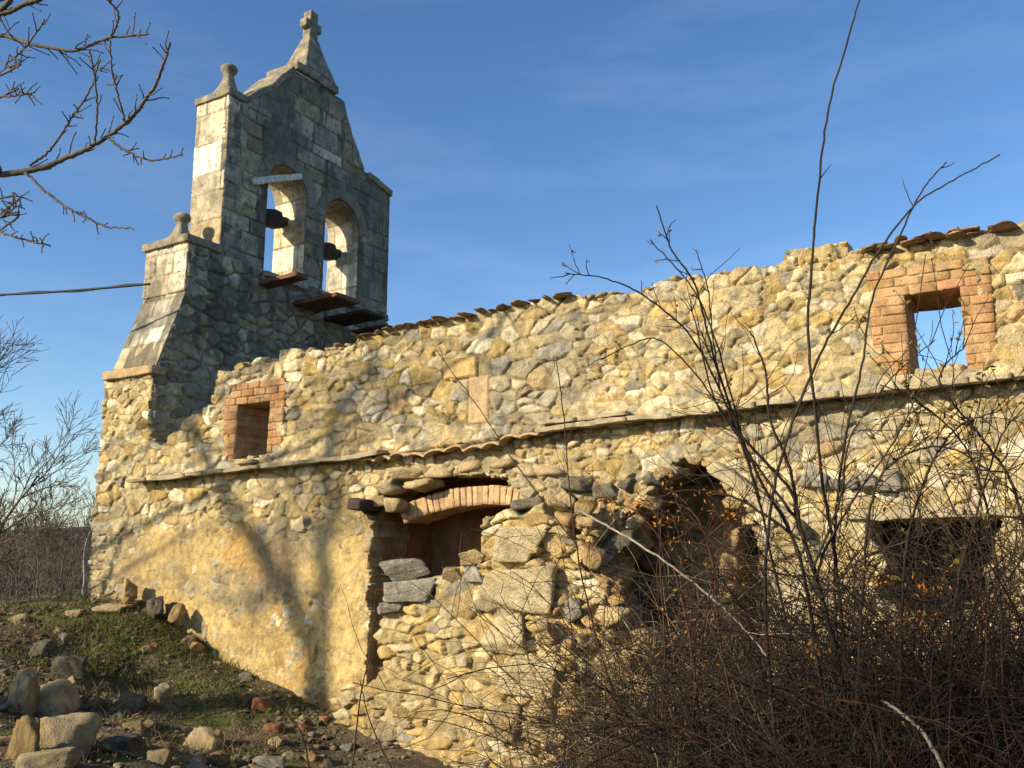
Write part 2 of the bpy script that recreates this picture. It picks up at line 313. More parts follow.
def sheet(mb, P0, eu, ev, en, us, vs, h, col, mask, depth, back=False):
    """grid of vertices P0+u*eu+v*ev+h*en; masked cells only; rim folded back by depth"""
    nu, nv = len(us), len(vs); U, V = np.meshgrid(us, vs, indexing='ij')
    P0, eu, ev, en = map(np.asarray, (P0, eu, ev, en)); P = P0+U[..., None]*eu+V[..., None]*ev+h[..., None]*en
    cell = mask[:-1, :-1] & mask[1:, :-1] & mask[1:, 1:] & mask[:-1, 1:]
    idx = np.arange(nu*nv).reshape(nu, nv)
    q = np.stack([idx[:-1, :-1], idx[1:, :-1], idx[1:, 1:], idx[:-1, 1:]], -1)[cell]
    flip = np.dot(np.cross(eu, ev), en) < 0
    ed = []
    cp = np.pad(cell, 1)
    c = cp[1:-1, 1:-1]
    def rim(nb, a, b):
        m = c & ~nb; ed.append(np.stack([a[m], b[m]], -1))
    rim(cp[1:-1, :-2], idx[:-1, :-1], idx[1:, :-1]); rim(cp[2:, 1:-1], idx[1:, :-1], idx[1:, 1:])
    rim(cp[1:-1, 2:], idx[1:, 1:], idx[:-1, 1:]); rim(cp[:-2, 1:-1], idx[:-1, 1:], idx[:-1, :-1])
    ed = np.concatenate(ed); Pf = P.reshape(-1, 3); Cf = col.reshape(-1, 3)
    hf = h.reshape(-1)
    used = np.unique(q); 
    # the rim gets several rings so it can look rough
    ring = np.unique(ed); mp_ = {}
    layers = [Pf]; cols = [Cf]; n0 = len(Pf); faces = [q]; prev = np.full(n0, -1); prev[ring] = ring
    ns = max(1, int(depth/.12)); uv = Pf[ring]
    for k in range(1, ns+1):
        d = depth*k/ns; off = Pf[ring]-en*(hf[ring]+d)[:, None]
        if k < ns: off = off+.030*np.stack([vn3(off*6+a*5, 3+a) for a in range(3)], 1)+.012*np.stack([vn3(off*17+a*5, 13+a) for a in range(3)], 1)
        layers.append(off); cc = Cf[ring].mean(0)*.5+Cf[ring]*.35; cc = cc*(1+.5*vn3(off*4, 77))[:, None]; cols.append(cc)
        cur = np.full(n0, -1); cur[ring] = n0+(k-1)*len(ring)+np.arange(len(ring))
        faces.append(np.stack([prev[ed[:, 1]], prev[ed[:, 0]], cur[ed[:, 0]], cur[ed[:, 1]]], -1)); prev = cur
    Vv = np.concatenate(layers); Cc = np.concatenate(cols); Fq = np.concatenate(faces)
    if back:
        st = 4; us2 = np.arange(0, nu-st, st); vs2 = np.arange(0, nv-st, st); I, J = np.meshgrid(us2, vs2, indexing='ij')
        ok = mask[I, J] & mask[I+st, J] & mask[I+st, J+st] & mask[I, J+st]; I = I[ok]; J = J[ok]
        B = P0+U[..., None]*eu+V[..., None]*ev-depth*en
        bq = np.stack([idx[I, J], idx[I, J+st], idx[I+st, J+st], idx[I+st, J]], -1)+len(Vv)
        Vv = np.concatenate([Vv, B.reshape(-1, 3)]); Cc = np.concatenate([Cc, Cf]); Fq = np.concatenate([Fq, bq])
    u_, inv = np.unique(Fq, return_inverse=True); Fq = inv.reshape(Fq.shape)
    if flip: Fq = Fq[:, ::-1]
    mb.add(Vv[u_], Fq, C=Cc[u_])

rnd = random.Random(4)
# ================================================================== GROUND
CTRL = np.array([  # x, y, z, weight
 (0, -10, 0, 1), (3, -10, 0, 1), (-4, -9, -.05, 1), (0, -6, -.35, 1), (-3, -5, -.65, 1), (2, -4, -.3, 1), (5, -2, -.2, 1),
 (-6, -6, -.55, 1), (-6, -3, -.85, 1), (-6, 0, -1.0, 1.5), (-7.5, -1.5, -.92, 1.5), (-9, 0, -.62, 2), (-9, -2, -.75, 1.5), (-10, -.3, -.35, 2), (-11, 0, -.1, 2), (-12, 0, .3, 2), (-12.6, -.3, .62, 2),
 (-13.3, 0, .85, 3), (-14.7, 0, .85, 3), (-14.7, -1, .74, 2), (-15.5, 0, .80, 2), (-16, -2, .55, 2), (-13.3, -1.5, .45, 2), (-14.2, -2.8, .38, 2), (-12.3, -2, .06, 1.5), (-11, -1.6, -.38, 2), (-10.3, -3.2, -.45, 1.5), (-10, -4.6, -.3, 2), (-11.5, -3.9, -.05, 1.5), (-9, -6, -.3, 1),
 (-12.5, -5, -.1, 1), (-15, -6, 0, 1), (-7, -9, -.1, 1), (0, 0, -.5, 1), (-3, 0, -.8, 1), (3, 0, -.3, 1), (0, 3, -.4, 1), (-6, 4, -.5, 1), (-12, 4, -.2, 1),
 (-17, 2, .35, 1), (-20, 0, -.6, 1), (-22, -6, -.8, 1), (-25, 8, -1.5, 1), (-18, 8, -.8, 1), (10, -10, .2, 1), (10, 10, -.2, 1), (0, -20, .3, 1), (-15, -15, 0, 1)], float)
def gz(x, y):
    x = np.asarray(x, float); y = np.asarray(y, float); n = 0; d = 0
    for cx, cy, cz, w in CTRL:
        k = w/(((x-cx)**2+(y-cy)**2)+.25)**1.7; n = n+k*cz; d = d+k
    z = n/d
    far = smooth(22, 70, np.hypot(x+5, y)); z = z*(1-far)+(-3.0)*far
    return z
def gz1(x, y): return float(gz(np.array([x]), np.array([y]))[0])
def axis(lo, hi, a, b, fine):
    m = np.arange(a, b, fine); l = [a]; s = fine
    while l[-1] > lo: s *= 1.25; l.append(l[-1]-s)
    r = [m[-1]]; s = fine
    while r[-1] < hi: s *= 1.25; r.append(r[-1]+s)
    return np.concatenate([l[:0:-1], m, r[1:]])
gx = axis(-1500, 1500, -19, 4, .06); gy = axis(-1500, 1500, -10, 1.2, .06)
GU, GV = np.meshgrid(gx, gy, indexing='ij'); GH = gz(GU, GV)
near = 1-smooth(15, 40, np.hypot(GU+6, GV)); GH = GH+near*(.07*fbm(GU*1.3, GV*1.3, 5, 4)+.05*np.abs(fbm(GU*4, GV*4, 9, 3)))
moss = smooth(.1, .35, fbm(GU*.9, GV*.9, 15, 4)+.40*np.exp(-(((GU+12.0)/1.6)**2+((GV+1.0)/1.3)**2))+.0)
gc = np.array([.115, .088, .055])*(1-moss)[..., None]+np.array([.098, .112, .030])*moss[..., None]; gc = gc*(1+.5*fbm(GU*3, GV*3, 25, 3))[..., None]
mb = MB(); sheet(mb, (0, 0, 0), (1, 0, 0), (0, 1, 0), (0, 0, 1), gx, gy, GH, np.clip(gc, .01, 1), np.ones(GU.shape, bool), .01)
tag(mb.link('ground', 'ground'), 'uneven earth with moss and rubble below the ruin', None, kind='structure')
# background hill
hx = np.linspace(-150, 90, 240); hy = np.linspace(-30, 200, 160); HU, HV = np.meshgrid(hx, hy, indexing='ij')
# a ridge running parallel to the picture about 90 m away on the left
ax_ = (HU-CAM[0])*_rt[0]+(HV-CAM[1])*_rt[1]; dp_ = -(HU-CAM[0])*math.sin(YAW)+(HV-CAM[1])*math.cos(YAW)
HH = -6+9.6*smooth(45, 100, dp_)*smooth(60, -10, ax_)+1.5*fbm(HU*.03, HV*.03, 3, 4)
mb = MB(); sheet(mb, (0, 0, 0), (1, 0, 0), (0, 1, 0), (0, 0, 1), hx, hy, HH, np.tile(np.array([.08, .07, .04]), HU.shape+(1,)), np.ones(HU.shape, bool), .01)
tag(mb.link('hill', 'hill'), 'brown scrub covered hill behind the church', None, kind='structure')
def hillz(x, y):
    a = (x-CAM[0])*_rt[0]+(y-CAM[1])*_rt[1]; d = -(x-CAM[0])*math.sin(YAW)+(y-CAM[1])*math.cos(YAW)
    return float(-6+9.6*smooth(45, 100, d)*smooth(60, -10, a))

# ================================================================== NAVE WALL
nave = thing('nave_wall', 'long roofless rubble stone church wall with two brick framed windows', 'wall', (-6, 0, -1))
ST = .0145
us = np.arange(-14.75, 2.6, ST); vs = np.arange(-1.4, 5.35, ST); U, V = np.meshgrid(us, vs, indexing='ij')
h, c, s, prof = relief(U, V, 101, sx=.225, sy=.140, drop=.36, amp=.074, joint=.005, rnd=.006, warp=.05, grit=.026, tilt=.40, flush=.014, mortar=(.46, .365, .205))
# a band of smaller stones, blended in by noise
h2, c2, s2, prof2 = relief(U, V, 202, sx=.155, sy=.095, drop=.3, amp=.060, joint=.004, rnd=.006, warp=.05, grit=.022, flush=.012, mortar=(.46, .365, .205))
small = smooth(.06, .10, fbm(U*.9, V*1.3, 33, 3)+.05*fbm(U*6, V*6, 34, 3)); h = h*(1-small)+h2*small; c = c*(1-small[..., None])+c2*small[..., None]
ledz = np.interp(U, [-14.7, -13.45, -8.2, -5.31, -1.47, 0, 3], [2.86, 2.87, 3.03, 3.22, 3.35, 3.38, 3.45])
# plaster left on the lower left wall, thinner patches higher up
pl = .034+.060*smooth(2.5, 1.5, V+.45*fbm(U*.8, V*.8, 61, 3))*smooth(-14.2, -13.2, U+.5*fbm(U, V*1.3, 62, 2))*smooth(-7.9, -8.5, U)-.026
patch = smooth(.2, .5, fbm(U*.55+3, V*.8, 66, 3))*.016*smooth(2.9, 3.3, V)
band = .035*smooth(0, .1, V-ledz)*smooth(.75, .25, V-ledz)
ph = pl+patch+band*.45+.022*fbm(U*2.4, V*2.4, 63, 5)+.011*fbm(U*11, V*11, 64, 4)+.006*fbm(U*32, V*32, 65, 2)
lowleft = smooth(-7.9, -8.6, U)*smooth(2.9, 1.9, V+.3*fbm(U*1.3, V*1.3, 69, 3))
ochre = np.array([.56, .41, .175]); tan = np.array([.47, .37, .205])
pc = (tan*(1-lowleft)[..., None]+ochre*lowleft[..., None])*(1+.45*fbm(U*1.8, V*1.8, 67, 4))[..., None]
pc = pc*(1-.35*smooth(.15, .4, fbm(U*1.1+9, V*.6, 68, 4))[..., None]*np.array([.3, .6, 1.0]))
pt = smooth(-.004, .004, ph-h)
c = np.where(pt[..., None] > 0, c*(1-pt[..., None])+pc*pt[..., None], c); h = np.maximum(h, ph)
# grey weathered stones scattered about, greyer tone towards the top right end
gr = smooth(.05, .3, fbm(U*.5+7, V*.9, 71, 3)+.35*smooth(-1.6, .2, U)*smooth(4.0, 4.6, V)-.16)
c = c*(1-.45*gr[..., None])+np.array([.24, .225, .18])*.45*gr[..., None]
# named single blocks: two squared stones in the middle of the wall
def squared(u0, v0, u1, v1, colr, hh):
    global h, c
    p0 = onY(u0, v0); p1 = onY(u1, v1); m = (U > p0[0]) & (U < p1[0]) & (V < p0[2]) & (V > p1[2])
    e = np.minimum(np.minimum(U-p0[0], p1[0]-U), np.minimum(p0[2]-V, V-p1[2])); k = smooth(-.02, .005, e+.012*fbm(U*8, V*8, 5, 3))
    hn = hh*smooth(-.01, .02, e)+.006*fbm(U*8, V*8, 3, 3); h = np.where(k > 0, h*(1-k)+hn*k, h)
    c = c*(1-k[..., None])+np.array(colr)*(1+.15*fbm(U*4, V*4, 6, 3))[..., None]*k[..., None]
squared(446, 360, 479, 377, (.64, .45, .19), .075); squared(471, 378, 491, 424, (.60, .43, .25), .065)
# bulge that carries the ledge
h = h+.09*np.exp(-np.clip(V-ledz, 0, 9)/.22)*(V > ledz-.03)*smooth(-13.6, -13.0, U)
# ragged skyline and holes follow the outlines of single stones
cu, cv = s['cu'], s['cv']
ztop = np.interp(U, [-14.75, -13.42, -13.38, -13.2, -12.8, -12.2, -11.8, -11.72, -10, -8.08, -5.52, -3.3, -2.9, -2.8, -2.11, -1.6, -1.35, 0.13, 3],
                    [4.74, 4.74, 3.85, 3.55, 3.62, 3.95, 4.2, 4.72, 4.80, 4.88, 4.97, 4.98, 4.98, 5.05, 5.02, 5.03, 4.97, 4.95, 4.9])
mask = (cv+.0 < ztop-.05) & (V < ztop+.05)
mask |= (V < ztop-.12)
mask |= (V < ztop-.01-.03*(U > -2)) & (((U > -8.7) & (U < -5.2)) | ((U > -1.5) & (U < -.1)))
mask |= (U < -13.42) & (V < 4.76)
mask &= ~((U > -13.42) & (V > ztop+.12))
def hole(poly, soft=True):
    global mask
    k = .05 if soft else .015
    a = inpoly(U+k*np.round(3*fbm(U*4, V*4, 91, 3))/1.5+k*.5*fbm(U*12, V*12, 92, 2), V+k*np.round(3*fbm(U*4, V*4, 93, 3))/1.5+k*.5*fbm(U*12, V*12, 94, 2), poly)
    mask &= ~a
NICHE = polyY([(371, 770), (372, 560), (374, 520), (366, 508), (384, 494), (396, 480), (440, 473), (500, 474), (522, 500), (530, 770)])
ARCH = polyY([(600, 780), (612, 600), (604, 570), (628, 548), (622, 520), (648, 500), (645, 484), (668, 474), (683, 456), (705, 462), (722, 482), (728, 500), (748, 512), (752, 530), (764, 548), (762, 580), (774, 600), (770, 640), (776, 780)])
DOOR = polyY([(866, 519), (872, 540), (884, 566), (880, 590), (905, 612), (940, 622), (975, 600), (998, 565), (992, 545), (1004, 519)])
hole(NICHE); hole(ARCH); hole(DOOR)
WR = (-1.04, 3.52, -.52, 4.37); WL = (-11.16, 3.13, -10.43, 4.06)      # window openings
for x0, z0, x1, z1 in (WR, WL): mask &= ~((U > x0-.16) & (U < x1+.16) & (V > z0-.02) & (V < z1+.16))
mb = MB(); sheet(mb, (0, 0, 0), (1, 0, 0), (0, 0, 1), (0, -1, 0), us, vs, h, np.clip(c, .01, 1), mask, .8, back=True)
mb.link('masonry', 'masonry', nave)

# brick window surrounds
def brick(mbk, x0, x1, z0, z1, y0, y1, seed, colr):
    block(mbk, ((x0+x1)/2, (y0+y1)/2, (z0+z1)/2), (x1-x0, y1-y0, z1-z0), (0, rnd.uniform(-.012, .012), 0), seed, n=5, rnd=.09, rough=.009, col=np.array(colr)*rnd.uniform(.78, 1.15)*np.array([1, rnd.uniform(.93, 1.08), rnd.uniform(.9, 1.1)]))
def surround(opening, outer, courses, bcol, rec, name_label, joint=.008):
    w = thing_part('window', nave, name_label)
    x0, z0, x1, z1 = opening; X0, Z0, X1, Z1 = outer; b = MB(); hgt = (Z1-Z0)/courses; sd = 0
    for k in range(courses):
        a0 = Z0+k*hgt+joint/2; a1 = a0+hgt-joint
        spans = [(X0, x0), (x1, X1)] if a0+hgt*.5 < z1 else [(X0, X1)]
        for s0, s1 in spans:
            ln = s1-s0; q = rnd.uniform(0, .28); e = [s0]
            nb = .27 if ln > .5 else ln*(.62 if k % 2 else 1.5)
            t = s0+(nb*(.5 if k % 2 else 1))
            while t < s1-.07: e.append(t); t += nb
            e.append(s1)
            for p, q2 in zip(e[:-1], e[1:]):
                sd += 1; pr = rnd.uniform(-.012, .008); brick(b, p+joint/2, q2-joint/2, a0, a1, -.066+pr*.8, .8 if (p < x1+.01 and q2 > x0-.01) else .25, sd, bcol)
    b.link('brick_surround', 'brick', w)
    m2 = MB(); t = .055
    for (p, q2, r0, r1) in ((X0+.01, x0-.006, Z0+.01, Z1-.01), (x1+.006, X1-.01, Z0+.01, Z1-.01), (x0-.006, x1+.006, z1+.006, Z1-.01)):
        block(m2, ((p+q2)/2, .367, (r0+r1)/2), (q2-p, .85, r1-r0), n=6, rnd=.02, rough=.004, col=(.36, .21, .105))
    m2.link('mortar_bed', 'brick', w)
    return w
def thing_part(name, parent, label=None):
    o = bpy.data.objects.new(name, None); COL.objects.link(o); o.parent = parent; o.empty_display_size = .2
    if label: o['label'] = label
    return o
wr = surround(WR, (-1.40, 3.44, -.22, 4.66), 12, (.37, .20, .09), .8, 'brick framed window opening on the sky')
m2 = MB(); 
for k in range(9):
    rock(m2, (-1.04+.06*k+rnd.uniform(-.02, .02), .05+rnd.uniform(0, .3), 3.49+rnd.uniform(-.03, .06)), (.14, .2, .12), (rnd.random(), rnd.random(), rnd.random()*3), 300+k, 2)
block(m2, (-.75, .0, 3.40), (.95, .3, .10), (0, .02, 0), 8, 6, .2, .02)
m2.link('sill', 'slab', wr)
wl = surround(WL, (-11.47, 3.06, -10.10, 4.36), 11, (.38, .20, .085), .8, 'deep brick framed window niche', joint=.005)
m2 = MB()
for k in range(8): rock(m2, (-11.1+.09*k, -.0+rnd.uniform(0, .2), 3.10+rnd.uniform(-.02, .03)), (.17, .26, .1), (0, 0, rnd.random()*3), 320+k, 2)
block(m2, (-10.8, -.06, 3.045), (.42, .28, .05), (0, -.03, 0), 8, 6, .2, .015)
m2.link('sill', 'slab', wl)
# ledge slabs along the wall
lb = MB(); x = -13.5; k = 0
while x < -8.25:
    w = rnd.uniform(.4, .95); zc = float(np.interp(x+w/2, [-13.45, -8.2], [2.86, 3.03]))
    block(lb, (x+w/2, -.10+rnd.uniform(-.02, .02), zc+rnd.uniform(-.012, .012)), (w-.01, .44, rnd.uniform(.05, .075)), (rnd.uniform(-.03, .03)+.10, -.033+rnd.uniform(-.02, .02), rnd.uniform(-.03, .03)), 40+k, 9, .3, .022); x += w; k += 1
x = -5.42
while x < 2.4:
    w = rnd.uniform(.35, .8); zc = float(np.interp(x+w/2, [-5.4, -1.47, 0, 2.4], [3.20, 3.33, 3.37, 3.43]))
    block(lb, (x+w/2, -.11+rnd.uniform(-.02, .02), zc+rnd.uniform(-.01, .01)), (w-.008, .44, rnd.uniform(.055, .085)), (.08, -.025+rnd.uniform(-.02, .02), rnd.uniform(-.02, .02)), 80+k, 9, .3, .02)
    if x < -4.2: block(lb, (x+w/2, -.10, zc+.075), (w*.96, .42, .05), (.08, -.03, 0), 180+k, 8, .3, .02)
    x += w; k += 1
lb.link('ledge', 'slab', nave)
# wavy course of curved clay tiles in the middle of the ledge
tb = MB(); xt = np.linspace(-8.35, -5.35, 340); yt = np.array([.1, -.08, -.2, -.27, -.275, -.25, -.1, .1]); th_ = np.array([.0, .0, 0, 0, -.03, -.034, -.034, -.034])
zc = np.interp(xt, [-8.4, -7.2, -6.2, -5.35], [2.985, 2.975, 3.07, 3.19]); wv = .05*np.abs(np.sin((xt+.04*np.sin(xt*3.1))*math.pi/.30))**.8-.03+.012*fbm(xt*2.5, xt*0+3, 5, 3)
stp = .02*np.round(2*vnoise(np.floor(xt/.30)*3.7, xt*0, 8)); P = np.stack([np.repeat(xt, 8), np.tile(yt, 340)+np.repeat(.035*vnoise(np.floor(xt/.3)*5.1, xt*0+2, 9), 8)*(np.tile(yt, 340) < 0), np.repeat(zc+wv+stp, 8)+np.tile(th_+.12*(yt+.27), 340)], 1)
Q = np.array([[i*8+j, i*8+j+1, (i+1)*8+j+1, (i+1)*8+j] for i in range(339) for j in range(7)]); tb.add(P, Q)
tb.link('tile_course', 'tile', nave)
# broken tiles and thin stones bedded on top of the wall
cb = MB(); cd = MB()
for k in range(190):
    x = rnd.uniform(-11.6, 2.4)
    zt = float(np.interp(x, [-11.72, -8.08, -5.52, -3.3, -1.35, 2.6], [4.74, 4.87, 4.96, 5.0, 5.0, 4.95]))
    dense = (-8.6 < x < -5.3) or (-1.45 < x < -.2)
    b = cb
    if dense: continue
    if b is cd:
        for q in range(2):
            rock(b, (x+rnd.uniform(-.1, .1), rnd.uniform(-.05, .3), zt-.06-.05*(x > -1.6)+.028*q+rnd.uniform(-.03, .02)), (rnd.uniform(.10, .26), .3, rnd.uniform(.022, .045)), (rnd.uniform(-.12, .12), rnd.uniform(-.15, .15), rnd.uniform(-.5, .5)), 500+k*2+q, 2)
    else:
        rock(b, (x, rnd.uniform(-.02, .35), zt-.06+rnd.uniform(-.06, .03)), (rnd.uniform(.08, .20), rnd.uniform(.15, .28), rnd.uniform(.04, .10)), (rnd.uniform(-.2, .2), rnd.uniform(-.2, .2), rnd.uniform(-1, 1)), 500+k*2, 2)
for x0_, x1_, nl in ((-8.7, -5.2, 1), (-1.45, -.15, 2)):
    for lay in range(nl):
        x = x0_+.1*lay
        while x < x1_:
            w = rnd.uniform(.12, .28); zt = float(np.interp(x+w/2, [-11.72, -8.08, -5.52, -3.3, -1.35, 2.6], [4.74, 4.87, 4.96, 5.0, 4.98, 4.94]))
            rock(cd, (x+w/2, -.02+rnd.uniform(-.06, .06), zt-.01-.05*(nl-1)+.04*lay+rnd.uniform(-.012, .012)), (w*1.15, .46, rnd.uniform(.026, .04)), (rnd.uniform(-.06, .06), rnd.uniform(-.08, .08)-.02, rnd.uniform(-.3, .3)), int(900+x*40)+lay, 3); x += w*rnd.uniform(.8, 1.25)
cb.link('capping_stones', 'rock', nave); cd.link('capping_tiles', 'tile_dark', nave)

# ================================================================== BELL GABLE
gable = thing('bell_gable', 'tall stone bell gable with two open arches and a cross on top', 'bell gable', (-14, 3.2, 0))
XF, XB = -13.4, -14.36
ASH = (1, 2, 2, .6, 2, 5, .1, 3)
def gcol(c_, U_, V_, sd, k=.5, dk=1.0):
    g_ = smooth(-.1, .3, fbm(U_*1.1, V_*.9, sd, 4)); g_ = (k*g_)[..., None]; c_ = c_*dk; lum = c_.mean(-1, keepdims=True); c_ = c_*.62+lum*.38*np.array([1.06, 1.0, .86]); st = smooth(.12, .3, fbm(U_*2.6, V_*.7, sd+9, 4)+.5*vnoise(U_*9, V_*5, sd+3))[..., None]*min(.75, k); c_ = c_*(1-st)+np.array([.075, .072, .058])*st
    return c_*(1-g_)+np.array([.135, .13, .105])*g_
# broad face, rubble below the arches
ys = np.arange(-.02, 6.5, .022); zs = np.arange(1.5, 7.40, .022); U, V = np.meshgrid(ys, zs, indexing='ij')
h, c, s, prof = relief(U, V, 301, sx=.38, sy=.2, drop=.3, amp=.07, joint=.008, rnd=.025, weights=(2, 2, 1, 1, 2, 5, .2, 4), mortar=(.27, .23, .16))
c = gcol(c, U, V, 311, .7, .62)  # weathered grey stone, also darkened in colour to deepen the shaded face
left = np.interp(V, [0, 4.75, 4.9, 6.45, 6.46, 9], [.0, .0, .02, .55, .52, .52]); mask = (U > left) & (V < 7.34+.05*(U > 1.2))
body = MB(); sheet(body, (XF, 0, 0), (0, 1, 0), (0, 0, 1), (1, 0, 0), ys, zs, h-.02, np.clip(c, .01, 1), mask, 1.25)
# end faces of base slope and shoulder
def endface(mbk, y0, z0, y1, z1, x0, x1, seed, sx, sy, k, amp=.02, drop=.1, w=ASH):
    L_ = math.hypot(y1-y0, z1-z0); a = np.arange(x0, x1+.001, .02); b = np.arange(0, L_+.001, .02); U, V = np.meshgrid(a, b, indexing='ij')
    h, c, s, prof = relief(U, V+z0, seed, ash=True, sx=sx, sy=sy, drop=drop, amp=amp, joint=.006, rnd=.02, jit=.25, warp=.015, rowvar=.4, tilt=.05, weights=w, mortar=(.32, .27, .18), grit=.008)
    ev = np.array([0, (y1-y0)/L_, (z1-z0)/L_]); en = np.array([0, -ev[2], ev[1]])
    sheet(mbk, (0, y0, z0), (1, 0, 0), ev, en, a, b, h-.01, np.clip(gcol(c, U, V, seed+5, k), .01, 1), np.ones(U.shape, bool), .5)
LIT = (3, 5, 4, .6, 3, 2, .1, 2)
endface(body, .0, 4.9, .54, 6.45, -14.62, -13.40, 320, .6, .4, .85)
body.link('base_wall', 'ashlar', gable)
sh = MB(); endface(sh, .50, 6.44, .50, 7.42, -14.60, -13.40, 330, .62, .34, .5, w=LIT)
block(sh, (-14.0, 1.15, 6.9), (1.15, 1.2, 1.0), n=3, rnd=.02, rough=0, col=(.3, .27, .2))
sh.link('shoulder', 'ashlar', gable)
# upper stage with two arches
ys = np.arange(1.24, 6.47, .02); zs = np.arange(7.30, 12.25, .02); U, V = np.meshgrid(ys, zs, indexing='ij')
h, c, s, prof = relief(U, V, 341, ash=True, sx=.72, sy=.42, drop=.12, amp=.022, joint=.007, rnd=.02, jit=.35, warp=.02, rowvar=.5, tilt=.05, weights=(1, 2, 2, .6, 3, 4, .2, 3), mortar=(.15, .13, .1), grit=.01)
c = gcol(c, U, V, 351, .75, .66)  # stains, plus a lowered stone colour so the shaded side looks darker
prof_poly = [(1.26, 7.3), (1.26, 10.78), (1.75, 10.84), (2.3, 11.35), (3.0, 12.2), (4.55, 12.2), (4.9, 11.43), (5.35, 10.75), (6.45, 10.5), (6.45, 7.3)]
AR = [(2.98, .58, 9.28), (4.74, .58, 9.12)]            # arch centre y, half width, springing z
mask = inpoly(U, V, prof_poly)
for ac, aw, az in AR:
    mask &= ~((np.abs(U-ac) < aw) & (V < az) & (V > 7.33)); mask &= ~((((U-ac)**2+(V-az)**2) < aw**2) & (V >= az))
    ring = (np.hypot(U-ac, np.maximum(V-az, 0)) < aw+.30) & (V > az-.02)   # voussoirs
    rd = np.hypot(U-ac, V-az); ang = np.arctan2(V-az, U-ac); seg = np.abs((ang/math.pi*7) % 1-.5)
    jn = smooth(.47, .5, seg)+smooth(.012, .0, np.abs(rd-aw-.29)); h = np.where(ring, .024-.012*np.clip(jn, 0, 1)+.006*fbm(U*7, V*7, 4, 3), h)
    vi = hsh(np.floor(ang/math.pi*7+.5), np.int64(9+int(ac))); c = np.where(ring[..., None], np.array([.22, .195, .145])*(.8+.4*vi)[..., None]*(1-.45*np.clip(jn, 0, 1))[..., None], c)
    im = (np.abs(np.abs(U-ac)-aw-.06) < .1) & (np.abs(V-az+.07) < .07); h = h+.03*im       # impost
up = MB(); sheet(up, (XF, 0, 0), (0, 1, 0), (0, 0, 1), (1, 0, 0), ys, zs, h-.01, np.clip(c, .01, 1), mask, .15)
# rear face
sheet(up, (XB, 0, 0), (0, 1, 0), (0, 0, 1), (-1, 0, 0), ys[::2], zs[::2], h[::2, ::2]-.01, np.clip(c[::2, ::2], .01, 1), mask[::2, ::2], .15)
endface(up, 1.26, 7.36, 1.26, 10.80, XB, XF, 360, .95, .56, .35, w=LIT)
# far end and raking tops
for (ya, za), (yb, zb) in zip(prof_poly[1:-1], prof_poly[2:]):
    n_ = 8; t = np.linspace(0, 1, n_); xs_ = np.linspace(XB, XF, 8); P = np.array([[xx, ya+(yb-ya)*q, za+(zb-za)*q] for q in t for xx in xs_])
    Q = [[i*8+j, (i+1)*8+j, (i+1)*8+j+1, i*8+j+1] for i in range(n_-1) for j in range(7)]; up.add(P, Q, C=(.25, .23, .18))
upo = up.link('arcade_wall', 'ashlar', gable)
# reveals of the arches with block joints
for ac, aw, az in AR:
    rv = MB(); aw2 = aw-.004
    prof_ = [(ac-aw2, z) for z in np.linspace(7.30, az, 46)]+[(ac+aw2*math.cos(a), az+aw2*math.sin(a)) for a in np.linspace(math.pi, 0, 60)[1:-1]]+[(ac+aw2, z) for z in np.linspace(az, 7.30, 46)]
    prof_ = np.array(prof_); al = np.concatenate([[0], np.cumsum(np.hypot(*np.diff(prof_, axis=0).T))]); xs_ = np.linspace(XB-.0, XF-.004, 40)
    A, B = np.meshgrid(al, xs_, indexing='ij'); hh, cc, s_, p_ = relief(B, A, 371+int(ac), ash=True, sx=.75, sy=.46, drop=.05, amp=.012, joint=.006, rnd=.015, jit=.15, warp=.008, tilt=.03, weights=LIT, mortar=(.25, .21, .15), grit=.006)
    nrm = np.gradient(prof_, axis=0); nrm = np.stack([nrm[:, 1], -nrm[:, 0]], 1); nrm /= np.linalg.norm(nrm, axis=1, keepdims=True)
    P = np.stack([B, prof_[:, 0][:, None]+nrm[:, 0][:, None]*hh*.6, prof_[:, 1][:, None]+nrm[:, 1][:, None]*hh*.6], -1).reshape(-1, 3)
    n1, n2 = A.shape; I, J = np.meshgrid(np.arange(n1-1), np.arange(n2-1), indexing='ij'); I = I.ravel(); J = J.ravel()
    rv.add(P, np.stack([I*n2+J, I*n2+J+1, (I+1)*n2+J+1, (I+1)*n2+J], 1), C=np.clip(gcol(cc, B, A, 380, .3), .01, 1).reshape(-1, 3))
    block(rv, (XB/2+XF/2, ac, 7.28), (1.25, aw*2, .10), n=6, rnd=.1, rough=.01, col=(.3, .27, .2))
    rv.link('arch_reveal', 'ashlar', gable)
